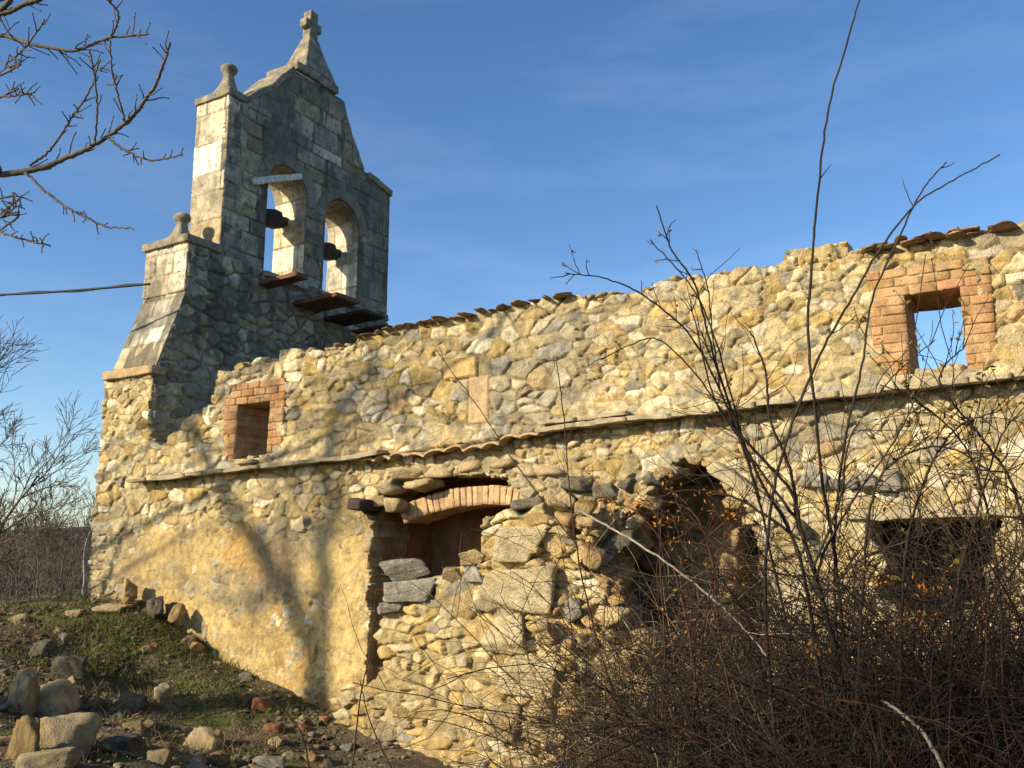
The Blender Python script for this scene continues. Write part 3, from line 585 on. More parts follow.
# cornices, copings, finials, cross
cp_ = MB()
block(cp_, (-14.02, .0+.02, 4.83), (1.42, .30, .16), (0, 0, 0), 5, 9, .2, .015)                      # base cap, front
cp_.link('base_cap', 'tile', gable)
cp_ = MB(); block(cp_, (-14.0, .86, 7.47), (1.32, .86, .16), (0, 0, 0), 6, 9, .2, .015); cp_.link('shoulder_cap', 'lichen_stone', gable)
cp_ = MB(); block(cp_, (-13.88, 1.47, 10.85), (1.06, .52, .15), (0, 0, 0), 7, 9, .2, .015); cp_.link('corner_cap', 'lichen_stone', gable)
cp_ = MB(); block(cp_, (-13.88, 6.05, 10.60), (1.06, .94, .16), (-.18, 0, 0), 7, 9, .2, .015); cp_.link('corner_cap', 'lichen_stone', gable)
cp_ = MB()
def raking(ya, za, yb, zb, wdt, seed):
    L_ = math.hypot(yb-ya, zb-za); a = math.atan2(zb-za, yb-ya); n_ = max(1, int(round(L_/.7)))
    for i in range(n_):
        t = (i+.5)/n_; block(cp_, (-13.88+rnd.uniform(-.02, .02), ya+(yb-ya)*t, za+(zb-za)*t+rnd.uniform(-.02, .02)), (wdt, L_/n_-.01, .13), (a, 0, 0), seed+i, 8, .2, .02)
raking(1.75, 10.90, 2.35, 11.45, 1.0, 11); raking(2.35, 11.45, 3.0, 12.22, 1.0, 15)
cp_.link('raking_coping', 'lichen_stone', gable); cp_ = MB()
raking(4.58, 12.2, 4.92, 11.45, 1.0, 19); raking(4.92, 11.45, 5.42, 10.72, 1.0, 23)
cp_.link('raking_coping', 'lichen_stone', gable)
cp_ = MB(); block(cp_, (-13.85, 3.72, 12.34), (1.02, 1.34, .20), (0, 0, 0), 31, 11, .2, .02); cp_.link('apex_slab', 'lichen_stone', gable)
def lathe(mbk, c_, prof_, n=20, sq=0.0, rough=.01):
    th = np.arange(n)*2*math.pi/n; V_ = []
    for r_, z_ in prof_:
        k = 1+sq*(np.minimum(1/np.maximum(np.abs(np.cos(th)), 1e-3), 1/np.maximum(np.abs(np.sin(th)), 1e-3))-1) if z_ < prof_[len(prof_)//2][1] else np.ones(n)
        V_.append(np.stack([c_[0]+r_*k*np.cos(th), c_[1]+r_*k*np.sin(th), np.full(n, c_[2]+z_)], 1))
    V_ = np.concatenate(V_); V_ += rough*np.stack([vn3(V_*6+a, a) for a in range(3)], 1); m_ = len(prof_)
    Q = [[i*n+j, i*n+(j+1) % n, (i+1)*n+(j+1) % n, (i+1)*n+j] for i in range(m_-1) for j in range(n)]; mbk.add(V_, Q)
FP = [(0.001, -.02), (.26, -.02), (.26, .10), (.20, .20), (.15, .34), (.115, .46), (.11, .56), (.12, .57), (.17, .62), (.185, .69), (.16, .76), (.08, .80), (.001, .81)]
fb = MB(); lathe(fb, (-14.0, .80, 7.53), [(r*.9, z*.82) for r, z in FP], sq=.7); fb.link('finial', 'lichen_stone', gable)
FP2 = [(0.001, -.02), (.28, -.02), (.25, .12), (.17, .24), (.12, .40), (.105, .55), (.12, .60), (.17, .66), (.175, .74), (.13, .77), (.001, .79)]
fb = MB(); lathe(fb, (-13.85, 1.58, 10.92), FP2, sq=.7); fb.link('finial', 'lichen_stone', gable)
fb = MB(); lathe(fb, (-13.8, 5.55, 10.70), [(r*.9, z*.62) for r, z in FP2], sq=.7); fb.link('finial', 'lichen_stone', gable)
cr_ = thing_part('cross', gable)
fb = MB(); V_, Q_ = _boxgrid(9); P = V_*1.0; t = (P[:, 2]+1)/2
sy_ = .36*(1-t)**1.1+.15; sx_ = .28*(1-t)**1.1+.14; P = np.stack([-13.82+P[:, 0]*sx_, 3.85+P[:, 1]*sy_, 12.48+t*1.0], 1); P += .012*np.stack([vn3(P*6+a, a) for a in range(3)], 1); fb.add(P, Q_)
fb.link('pedestal', 'lichen_stone', cr_)
fb = MB(); block(fb, (-13.82, 3.86, 13.68), (.26, .26, .56), n=6, rnd=.2, rough=.015); block(fb, (-13.82, 3.86, 13.86), (.22, .50, .22), n=6, rnd=.2, rough=.018); block(fb, (-13.82, 3.86, 14.05), (.25, .25, .34), n=6, rnd=.2, rough=.015)
fb.link('cross_head', 'lichen_stone', cr_)
# bell yokes left in the arches, beam across the left arch
for ac, zz in ((2.98, 8.85), (4.74, 8.62)):
    fb = MB(); yc = ac
    block(fb, (-14.0, yc, zz), (.24, 1.14, .20), (.12, 0, .1), 3, 7, .25, .03); block(fb, (-14.0, yc+.1, zz-.02), (.34, .55, .36), (.2, 0, .1), 4, 7, .35, .04)
    fb.link('bell_yoke', 'dark_wood', gable)
fb = MB(); ba = onX(252, 182, -13.33); bb = onX(302, 176, -13.25); bl = bb-ba; block(fb, (ba+bb)/2, (.10, np.linalg.norm(bl), .13), (math.atan2(bl[2], bl[1]), 0, 0), 3, 8, .3, .02); fb.link('beam', 'pale_wood', gable)
# boards sticking out below the arches: each lies on putlogs and is a thing of its own
def plank(px, y, z, ln, wd, th, label, m='rust_wood', tilt=0, yaw=0):
    b = MB(); V0 = (0, 0, 0); block(b, V0, (ln, wd, th), (0, 0, 0), int(y*10), 8, .15, .008); o = b.link('plank', m)
    o.location = (px, y, z); o.rotation_euler = (0, tilt, yaw); tag(o, label, 'plank', 'old boards below the bell arches'); return o
plank(-12.9, 2.42, 7.06, 1.2, .34, .09, 'short reddish board jutting out below the left bell arch', tilt=-.02)
plank(-12.8, 3.65, 6.88, 1.3, .75, .09, 'wide reddish board jutting out below the pillar between the bell arches', tilt=-.02)
plank(-12.82, 4.6, 6.76, 1.2, .70, .07, 'dark board jutting out below the right bell arch', 'dark_wood', tilt=-.03)
plank(-12.95, 5.5, 6.66, 1.1, .6, .08, 'dark board at the far right end below the bell arches', 'dark_wood', tilt=-.02)
# cable
e0 = onD(150, 284, 15.9); e1 = onD(-260, 276, 17.5); t = np.linspace(0, 1, 40)[:, None]; P = e0+(e1-e0)*t; P[:, 2] -= .5*np.sin(np.pi*t[:, 0])*.6
mb = MB(); tube(mb, P, .022, 6); P2 = P.copy(); P2[:, 2] += .03*np.sin(np.linspace(0, 30, 40)); tube(mb, P2, .012, 5)
tag(mb.link('cable', 'cable'), 'black overhead cable fixed to the left edge of the bell gable', 'cable')

# ================================================================== BRICK ARCHED NICHE (part of the nave wall)
nb = MB(); YN = .22
A0 = onY(402, 524, YN); A1 = onY(455, 509, YN); A2 = onY(515, 509, YN)
N_ = 24; xs_ = np.linspace(A0[0], A2[0]+.35, N_+1)
_ap = [onY(u, v, YN) for u, v in ((408, 523), (425, 515), (445, 510), (475, 507), (512, 506))]; _cf = np.polyfit([p[0] for p in _ap], [p[2] for p in _ap], 2)
zf = lambda x: float(np.polyval(_cf, x))
for i in range(N_):
    x = (xs_[i]+xs_[i+1])/2; w = xs_[i+1]-xs_[i]; sl_ = math.atan(zf(x+.05)/.1-zf(x-.05)/.1)*1.3
    block(nb, (x, YN+.28+rnd.uniform(-.02, .02), zf(x)+.14), (w*rnd.uniform(.88, .98), .62, .26), (0, -sl_*1.0+rnd.uniform(-.03, .03), 0), 60+i, 5, .15, .012, col=np.array([.46, .32, .185])*rnd.uniform(.8, 1.15)*np.array([1, rnd.uniform(.9, 1.08), 1]))
nb.link('brick_arch', 'brick', nave)
ni = MB()
def panel(mbk, P0, eu, ev, a, b, seed=0, rough=.03, col=None, n=40):
    a_ = np.linspace(0, a, n); b_ = np.linspace(0, b, n); U_, V_ = np.meshgrid(a_, b_, indexing='ij'); eu = np.array(eu, float); ev = np.array(ev, float); en = np.cross(eu, ev)
    sheet(mbk, P0, eu, ev, en, a_, b_, rough*fbm(U_*3, V_*3, seed, 4), np.tile(np.array(col or (.3, .2, .1)), U_.shape+(1,)), np.ones(U_.shape, bool), .1)
panel(ni, (-8.6, 1.5, -1.3), (1, 0, 0), (0, 0, 1), 3.4, 4.2, 3)
panel(ni, (-5.75, 1.6, -1.3), (0, -1, 0), (0, 0, 1), 1.35, 4.0, 5)
panel(ni, (-8.33, .28, -1.3), (0, 1, 0), (0, 0, 1), 1.3, 4.0, 6)
panel(ni, (-8.6, 1.6, 2.72), (1, 0, 0), (0, -1, 0), 3.2, 1.15, 7)
ni.link('niche_lining', 'red_render', nave)
av = MB()
a_ = np.arange(-5.6, -1.9, .03); b_ = np.arange(-1.3, 3.1, .03); U, V = np.meshgrid(a_, b_, indexing='ij')
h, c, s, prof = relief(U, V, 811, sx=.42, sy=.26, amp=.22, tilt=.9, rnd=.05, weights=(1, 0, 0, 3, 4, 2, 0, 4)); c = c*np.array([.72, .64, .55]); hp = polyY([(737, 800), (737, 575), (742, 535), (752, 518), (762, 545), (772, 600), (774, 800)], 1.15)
sheet(av, (0, 1.15, 0), (1, 0, 0), (0, 0, 1), (0, -1, 0), a_, b_, h, c, ~inpoly(U+.04*fbm(U*5, V*5, 3, 3), V, hp), .5)
panel(av, (-4.6, 2.6, -1.3), (1, 0, 0), (0, 0, 1), 3.6, 4.4, 13, .06); panel(av, (-4.6, 2.6, 2.9), (1, 0, 0), (0, -1, 0), 3.6, 1.4, 14, .05); panel(av, (-1.6, 2.6, -1.3), (0, -1, 0), (0, 0, 1), 1.4, 4.4, 14, .05)
panel(av, (-5.05, .75, -1.3), (0, 1, 0), (0, 0, 1), .5, 4.2, 15, .05); panel(av, (-2.35, 1.2, -1.3), (0, -1, 0), (0, 0, 1), .5, 4.2, 16, .05)
panel(av, (-5.4, 1.2, 2.85), (1, 0, 0), (0, -1, 0), 3.3, .5, 17, .05)
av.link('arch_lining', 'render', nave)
a_ = np.arange(-2.4, 2.4, .025); b_ = np.arange(-1.3, 2.5, .025); U, V = np.meshgrid(a_, b_, indexing='ij')
h, c, s, prof = relief(U, V, 801, sx=.34, sy=.20, weights=(2, 2, 1, 1, 3, 5, 0, 4), mortar=(.25, .21, .14))
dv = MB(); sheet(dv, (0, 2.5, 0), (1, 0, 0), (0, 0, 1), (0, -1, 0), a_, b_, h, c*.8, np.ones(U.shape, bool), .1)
panel(dv, (-2.3, 2.5, 2.25), (1, 0, 0), (0, -1, 0), 4.7, 1.8, 27, .03); panel(dv, (-1.62, .7, -1.3), (0, 1, 0), (0, 0, 1), 1.8, 3.7, 28, .03)
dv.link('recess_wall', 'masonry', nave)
fb = MB(); p = onY(930, 517, -.05); block(fb, (p[0]+.05, .05, p[2]+.03), (1.7, .36, .10), (0, -.01, 0), 3, 10, .2, .03); fb.link('lintel', 'slab', nave)
# stone slab sloping down from the crown of the broken arch
p0 = onY(714, 466, -.12); p1 = onY(803, 530, -.12); d = p1-p0; fb = MB()
block(fb, (p0+p1)/2, (np.linalg.norm(d), .34, .15), (0, math.atan2(-d[2], d[0]), 0), 77, 11, .25, .03); fb.link('sloping_slab', 'slab', nave)
p0 = onY(800, 478, -.1); p1 = onY(905, 486, -.1); d = p1-p0; fb = MB()
for i in range(7): rock(fb, p0+d*(i+.5)/7+np.array([0, .05, rnd.uniform(-.05, .05)]), (np.linalg.norm(d)/7*rnd.uniform(1, 1.5), .3, rnd.uniform(.12, .26)), (rnd.uniform(-.2, .2), rnd.uniform(-.3, .3), rnd.uniform(-.4, .4)), 690+i, 4)
fb.link('springer_stones', 'grey_rock', nave); fb = MB()
for k, (u, v) in enumerate([(612, 600), (618, 570), (626, 545), (630, 520), (645, 500), (655, 484), (672, 470), (690, 460), (706, 462), (722, 482), (732, 500), (750, 518), (762, 545), (768, 575), (772, 605), (640, 470), (622, 500)]):
    p = onY(u+rnd.uniform(-5, 5), v+rnd.uniform(-4, 4), -.05); w = rnd.uniform(.14, .34); rock(fb, p+np.array([0, .16, 0]), (w, .5, w*rnd.uniform(.45, .9)), (rnd.uniform(-.3, .3), rnd.uniform(-.6, .6), rnd.uniform(-.5, .5)), 1500+k, 4)
fb.link('arch_edge_stones', 'rock', nave); fb = MB()
rock(fb, onY(905, 490, .05), (.3, .3, .2), (0, 0, .4), 1600, 4); fb.link('springer_stones', 'grey_rock', nave)
# stones overhanging the niche
fb = MB()
for k, (u, v, w, hh) in enumerate([(352, 482, 30, 12), (384, 488, 26, 12), (405, 474, 40, 11), (440, 470, 30, 14), (470, 466, 36, 16), (500, 463, 34, 14), (525, 468, 30, 14), (372, 500, 26, 12), (545, 472, 34, 14), (420, 484, 30, 10), (392, 505, 22, 16)]):
    p = onY(u, v, -.04); sc = 13.0/F*np.hypot(p[0], 10)/13; rock(fb, p+np.array([0, .12, 0]), (w*sc*1.35, .5, hh*sc*1.15), (rnd.uniform(-.1, .1), rnd.uniform(-.1, .1)-.05, rnd.uniform(-.2, .2)), 610+k, 3)
fb.link('overhanging_stones', 'rock', nave)
fb = MB(); p = onY(364, 505, -.1); block(fb, p, (.26, .5, .15), (0, .1, 0), 4, 7, .4, .03); fb.link('beam_end', 'dark_wood', nave)

# ================================================================== COLLAPSED PORCH WALL in front of the niche
porch = thing('porch_ruin', 'collapsed rubble stub of a porch wall with pier stones before the brick arch', 'ruined wall', (-6.5, -.5, -1))
YP = -.45
us = np.arange(-8.7, -3.2, .016); vs = np.arange(-1.6, 2.6, .016); U, V = np.meshgrid(us, vs, indexing='ij')
h, c, s, prof = relief(U, V, 401, sx=.23, sy=.115, drop=.32, amp=.11, joint=.005, rnd=.010, tilt=.6, grit=.022, flush=.03, weights=(4, 2, 1, 5, 5, 1.2, .5, 2), mortar=(.34, .24, .11), warp=.07)
pm = .030+.045*smooth(.05, .35, fbm(U*1.2, V*1.2, 410, 3))+.03*fbm(U*5, V*5, 411, 3); k = smooth(-.006, .006, pm-h)[..., None]
c = c*(1-k)+np.array([.42, .315, .15])*(1+.35*fbm(U*3, V*3, 412, 3))[..., None]*k; h = np.maximum(h, pm)
poly = polyY([(330, 800), (338, 692), (360, 688), (374, 682), (385, 658), (372, 636), (388, 616), (392, 600), (436, 598), (438, 578), (470, 566), (482, 560), (486, 520), (540, 505), (575, 520), (592, 560), (612, 600), (640, 650), (640, 800)], YP)
cu, cv = s['cu'], s['cv']; ins = inpoly(U, V, poly); ctr = inpoly(cu, cv, poly)
big = poly.mean(0)+(poly-poly.mean(0))*1.05; sml = poly.mean(0)+(poly-poly.mean(0))*.95
mask = (ctr & inpoly(U, V, big)) | inpoly(U, V, sml)
pb = MB(); sheet(pb, (0, YP, 0), (1, 0, 0), (0, 0, 1), (0, -1, 0), us, vs, h, np.clip(c, .01, 1), mask, .55)
pb.link('rubble_face', 'masonry', porch)
def px_block(name, u0, v0, u1, v1, y, dep, seed, m, parent, rock_=False, rot=(0, 0, 0), grow=1.0, label=None):
    p0 = onY(u0, v0, y); p1 = onY(u1, v1, y); b = MB(); cx = (p0+p1)/2; sz = np.array([p1[0]-p0[0], dep, p0[2]-p1[2]])*np.array([grow, 1, grow])
    if rock_: rock(b, (0, 0, 0), sz*np.array([1.15, 1.1, 1.15]), rot, seed, 5, rough=.05, planes=9)
    else: block(b, (0, 0, 0), sz, rot, seed, 14, .18, .035)
    o = b.link(name, m); o.location = cx+np.array([0, dep/2-.12, 0])
    if parent is not None:
        o.parent = parent; o.location = o.location-parent.location
    if label: o['label'] = label
    return o
for i, (a, b_, c_, d_, m) in enumerate([(483, 528, 545, 561, 'pale_rock'), (482, 567, 553, 613, 'pale_rock'), (485, 614, 526, 657, 'pale_rock'), (486, 655, 560, 702, 'pale_rock'), (486, 704, 517, 745, 'rock'), (520, 704, 570, 745, 'rock')]):
    px_block('pier_stone', a, b_, c_, d_, YP-.17, .55, 30+i, m, porch, True, (0, rnd.uniform(-.03, .03), 0), 1.02)
# broken core of the stub: boulders sticking out
for i, (u, v, w, hh, y, m) in enumerate([(540, 522, 60, 22, -.6, 'ochre_rock'), (520, 503, 58, 18, -.5, 'dark_rock'), (560, 500, 26, 28, -.3, 'rock'), (586, 558, 40, 36, -.7, 'ochre_rock'), (560, 552, 22, 24, -.6, 'ochre_rock'), (566, 610, 26, 32, -.75, 'grey_rock'), (590, 605, 30, 40, -.5, 'rock'), (575, 645, 36, 26, -.8, 'rock'), (610, 618, 40, 26, -.7, 'rock'), (545, 640, 26, 20, -.6, 'ochre_rock'), (600, 520, 30, 40, -.25, 'rock'), (588, 530, 16, 40, -.45, 'rock'), (620, 540, 30, 30, -.3, 'dark_rock'), (575, 690, 40, 36, -.7, 'rock'), (608, 668, 44, 34, -.8, 'rock'), (640, 690, 46, 44, -.8, 'rock'), (600, 720, 50, 40, -.85, 'rock'), (560, 735, 40, 34, -.7, 'rock'), (640, 745, 60, 40, -.9, 'rock'), (610, 580, 34, 30, -.4, 'ochre_rock'), (600, 493, 36, 24, -.2, 'dark_rock'), (625, 485, 34, 28, -.12, 'dark_rock'), (575, 483, 34, 22, -.2, 'dark_rock'), (648, 480, 34, 26, -.08, 'dark_rock'), (668, 466, 30, 20, -.08, 'rock'), (553, 575, 24, 20, -.55, 'ochre_rock'), (640, 640, 36, 30, -.6, 'rock')]):
    sc = np.hypot(*(onY(u, v, y)[:2]-CAM[:2]))/F*.97
    b = MB(); rock(b, (0, 0, 0), (w*sc*.92, .45, hh*sc*.92), (rnd.uniform(-.3, .3), rnd.uniform(-.35, .35), rnd.uniform(-.5, .5)), 700+i, 4, rough=.08)
    o = b.link('core_stone', m, None); p = onY(u, v, y); o.location = p-np.array(porch.location)+np.array([0, .18, 0]); o.parent = porch
nst = 0; i = 0
while nst < 70:
    i += 1; u = rnd.uniform(530, 655); v = rnd.uniform(500, 765)
    if u > 600+.2*(v-500): continue
    y = rnd.uniform(-.65, -.3)-.2*(v > 620); p = onY(u, v, y); w = rnd.uniform(.12, .30); b = MB(); rock(b, (0, 0, 0), (w, .32, w*rnd.uniform(.4, .9)), (rnd.uniform(-.4, .4), rnd.uniform(-.4, .4), rnd.uniform(-.6, .6)), 1300+i, 3, rough=.09)
    o = b.link('core_stone', 'rock' if rnd.random() < .55 else 'ochre_rock'); o.location = p-np.array(porch.location)+np.array([0, .08, 0]); o.parent = porch; nst += 1
# mass of the stub behind those stones, so light does not pass
fb = MB(); 
for i, (u, v, w, hh) in enumerate([(570, 560, 90, 110), (590, 650, 110, 120), (560, 700, 150, 120), (620, 730, 130, 100), (590, 505, 70, 50)]):
    p = onY(u, v, .05); rock(fb, p+np.array([0, .3, 0]), (w*.0125, .75, hh*.0125), (0, 0, .2), 760+i, 5, rough=.12)
fb.link('stub_core', 'ochre_rock', porch)
# loose stones lying on the broken wall top: things of their own
LS = [('loose_stone', 386, 559, 424, 582, 'grey_rock', 'dark grey loose stone, upper of two stacked in the niche opening'),
      ('loose_stone', 382, 574, 432, 603, 'grey_rock', 'large grey slanting loose stone under the dark upper stone in the niche'),
      ('loose_stone', 374, 601, 404, 614, 'grey_rock', 'thin flat grey stone wedged below the two grey stones'),
      ('loose_stone', 462, 550, 482, 565, 'rock', 'small pale stone leaning against the top pier block'),
      ('loose_stone', 442, 566, 464, 582, 'rock', 'brownish loose stone below the small pale stone'),
      ('loose_stone', 463, 565, 484, 585, 'grey_rock', 'grey loose stone tucked against the pier block')]
for i, (n, a, b_, c_, d_, m, lab) in enumerate(LS):
    o = px_block(n, a, b_, c_, d_, YP-.10, .34, 820+i, m, None, True, (0, -.15 if i < 3 else 0, .2), 1.08); tag(o, lab, 'stone')

# ================================================================== LOOSE STONES ON THE MOUND
rocks = []
for i in range(14):
    P, T = rock_pts(900+i, 4, (1, 1, 1), .12, 17); rocks.append(mesh_np('stone_mesh', P, [T]))
variants = {}
def rock_obj(i, m):
    if (i, m) not in variants:
        me = rocks[i].copy(); me.materials.append(M[m]); variants[(i, m)] = me
    return variants[(i, m)]
def ground_hit(u, v):
    r = _ray(u, v); t = np.linspace(.3, 40, 3000)/F; P = CAM+r*t[:, None]; below = P[:, 2] < gz(P[:, 0], P[:, 1]); k = np.argmax(below); return P[k] if below.any() else P[-1]
def put_stone(u, v, w, hh, m, label, group=None, name='loose_stone', rot=None, sink=.3):
    p = ground_hit(u, v+hh/2); sc = (p-CAM)@_fw/F; i = rnd.randrange(14); o = bpy.data.objects.new(name, rock_obj(i, m)); COL.objects.link(o)
    sx_, sz_ = w*sc*1.1, hh*sc*1.25; o.scale = (sx_, sx_*rnd.uniform(.7, 1.0), sz_); o.location = (p[0], p[1]+.05, p[2]+sz_*(.5-sink)); o.rotation_euler = rot or (rnd.uniform(-.25, .25), rnd.uniform(-.15, .15), rnd.uniform(-.4, .4)+YAW)
    tag(o, label, 'stone', group); return o
NAMED = [(20, 688, 28, 48, 'rock', 'upright brown stone of the low broken wall at the lower left edge'),
 (50, 694, 44, 34, 'rock', 'squarish tan block topmost in the low broken wall at lower left'),
 (64, 730, 62, 44, 'rock', 'largest tan block in the low broken wall at lower left'),
 (20, 736, 32, 52, 'ochre_rock', 'tall narrow block left of the largest tan block at lower left'),
 (40, 758, 62, 30, 'rock', 'broad flat boulder at the very bottom left'),
 (66, 664, 34, 26, 'dark_rock', 'dark mossy boulder at the head of the low broken wall'),
 (204, 738, 40, 26, 'rock', 'pale smooth boulder in the middle of the rubble'),
 (212, 758, 22, 14, 'rock', 'small pale stone directly in front of the pale smooth boulder'),
 (156, 757, 26, 20, 'rock', 'rounded tan stone left of the pale smooth boulder'),
 (266, 762, 34, 16, 'grey_rock', 'whitish flat stone at the bottom edge of the rubble'),
 (128, 700, 30, 24, 'dark_rock', 'dark stone half buried in the middle of the mound'),
 (160, 692, 24, 20, 'rock', 'tan stone lying at the foot of the mossy slope'),
 (18, 618, 16, 12, 'rock', 'rounded tan stone on the crest of the mound at far left'),
 (72, 612, 20, 9, 'rock', 'flat pale stone on the crest of the mound left of the wall corner'),
 (112, 606, 40, 7, 'rock', 'long thin pale slab at the foot of the wall corner'),
 (40, 645, 26, 20, 'dark_rock', 'dark stone on the left flank of the mound'),
 (258, 702, 20, 14, 'red_rock', 'reddish lump at the base of the plastered wall'),
 (270, 728, 22, 16, 'red_rock', 'red broken brick piece in the rubble by the twigs'),
 (120, 742, 44, 18, 'dark_rock', 'dark slab behind the rounded tan stone')]
for a in NAMED: put_stone(*a)
# upright stones at the wall foot
for (u, v, w, hh, m, lab) in [(129, 592, 17, 22, 'ochre_rock', 'pointed ochre stone standing against the wall foot'), (156, 609, 34, 18, 'dark_rock', 'dark squat stone beside the pointed ochre stone'), (177, 614, 15, 18, 'ochre_rock', 'upright stone next to the dark squat stone at the wall')]:
    p = onY(u, v, -.35); sc = (p-CAM)@_fw/F; o = bpy.data.objects.new('loose_stone', rock_obj(rnd.randrange(14), m)); COL.objects.link(o); o.location = p; o.rotation_euler = (rnd.uniform(-.3, .3), rnd.uniform(-.4, .4), rnd.uniform(-1, 1)); o.scale = (w*sc*1.25, .32, hh*sc*1.35); tag(o, lab, 'stone')
GL = {'rock': 'small tan rubble stone on the mound left of the wall', 'grey_rock': 'small grey rubble stone on the mound left of the wall', 'dark_rock': 'small dark rubble stone on the mound left of the wall', 'red_rock': 'small red brick fragment on the mound left of the wall', 'ochre_rock': 'small ochre rubble stone on the mound left of the wall'}
rs = random.Random(8); cnt = 0
while cnt < 245:
    u = rs.uniform(-10, 350); v = rs.uniform(606, 790)
    lim = np.interp(u, [-10, 90, 165, 200, 330, 350], [625, 606, 612, 650, 715, 725])
    if v < lim or rs.random() > np.interp(v, [600, 660, 700], [.3, .5, 1.0]): continue
    if 90 < u < 240 and lim+6 < v < lim+75 and rs.random() < .72: continue
    m = rs.choices(['rock', 'grey_rock', 'dark_rock', 'red_rock', 'ochre_rock'], [5, 3, 3, 1.0, 2])[0]; s_ = 5+17*rs.random()**2.2*np.interp(v, [600, 770], [.7, 1.2])
    put_stone(u, v, s_, s_*rs.uniform(.4, .75), m, GL[m], 'small '+m.replace('_', ' ')+' pieces scattered over the mound', name='brick_fragment' if m == 'red_rock' else 'rubble_stone', rot=(rs.uniform(-.5, .5), rs.uniform(-.5, .5), rs.uniform(0, 6)), sink=.45); cnt += 1
# gravel: too small to count
gb = MB()
for k in range(4200):
    x = rs.uniform(-17, -7); y = rs.uniform(-6.5, -.1); s_ = .015+.07*rs.random()**2
    P, T = rock_pts(1000+k % 29, 2, (s_*1.6, s_*1.2, s_*.8), .1); gb.add(P+np.array([x, y, gz1(x, y)+.03]), T=T)
tag(gb.link('gravel', 'gravel', sm=False), 'small rubble and grit between the stones', None, kind='stuff')

# ================================================================== VEGETATION
class Rg:
    def __init__(s, seed): s.r = np.random.RandomState(seed)
def grow(p, d, L_, n, wig, grav, r):
    P = [np.array(p, float)]; d = np.array(d, float); d /= np.linalg.norm(d); st = L_/(n-1)
    for i in range(n-1):
        d = d+r.normal(size=3)*wig+np.array([0, 0, grav]); d /= np.linalg.norm(d); P.append(P[-1]+d*st)
    return np.array(P)
def limb(mb, p, d, L_, r0, lev, r, spec):
    """recursive bare branch; spec: dict(n, wig, grav, kids, ang, ratio, rmin)"""
    n = spec['n'][min(lev, len(spec['n'])-1)]; P = grow(p, d, L_, n, spec['wig'], spec['grav'], r)
    rad = np.linspace(r0, max(r0*.35, spec['rmin']), n); tube(mb[min(lev, len(mb)-1)], P, rad, spec['sides'][min(lev, len(spec['sides'])-1)])
    if lev >= spec['depth']: return
    for k in range(spec['kids'][min(lev, len(spec['kids'])-1)]):
        t = r.uniform(.3, 1.0); i = min(n-2, int(t*(n-1))); dd = P[i+1]-P[i]; dd /= np.linalg.norm(dd)
        s_ = r.normal(size=3); s_ -= dd*(s_@dd); s_ /= np.linalg.norm(s_); a = math.radians(r.uniform(*spec['ang']))
        limb(mb, P[i], dd*math.cos(a)+s_*math.sin(a), L_*r.uniform(*spec['ratio']), max(rad[i]*r.uniform(.5, .75), spec['rmin']), lev+1, r, spec)

# tree on the left, just outside the picture; its branches reach in and its shadow falls on the wall
TX, TY = -18.5, -6.6; tz = gz1(TX, TY)
tree = thing('bare_tree', 'leafless tree whose bare budding branches reach in at the upper left', 'tree', (TX, TY, tz))
r = np.random.RandomState(12); tk = MB(); cw = MB()
trunk = spline([(TX, TY, tz-.2), (TX+.03, TY, tz+.8), (TX-.02, TY+.05, tz+1.7), (TX, TY, 2.3)], 14); tube(tk, trunk, np.linspace(.2, .15, 14)*(1+.1*r.rand(14)), 10)
spec = dict(n=[14, 10, 8, 6], wig=.09, grav=.02, kids=[5, 4, 3, 0], ang=(25, 55), ratio=(.35, .6), rmin=.006, sides=[7, 5, 4, 4], depth=3)
B0 = np.array([TX, TY, 2.25])
def arm(pts, r0, r1, n=24, k=0):
    P = spline(pts, n); P[2:] += .02*np.cumsum(r.normal(size=(n-2, 3)), 0)*.6; tube(cw, P, np.linspace(r0, r1, n), 7); return P
A = arm([B0, (TX-.9, TY+.1, 3.3), (TX-1.9, TY+.3, 4.6), (TX-2.6, TY+.2, 6.4)], .12, .05)
for i in (9, 13, 17, 21): limb([cw]*4, A[i], (r.normal()*.5, r.normal()*.5, 1), 2.0, .035, 1, r, spec)
A = arm([B0, (TX+.15, TY-.1, 3.5), (TX+.05, TY, 5.0), (TX-.2, TY, 7.0)], .125, .05)
for i in (12, 16, 20, 22): limb([cw]*4, A[i], (-.5+r.normal()*.5, r.normal()*.5, .9), 1.9, .03, 1, r, spec)
TB = A
A = arm([B0+np.array([0, 0, .3]), (TX+.7, TY+.3, 4.0), (TX+1.25, TY+.5, 5.2)], .07, .03)
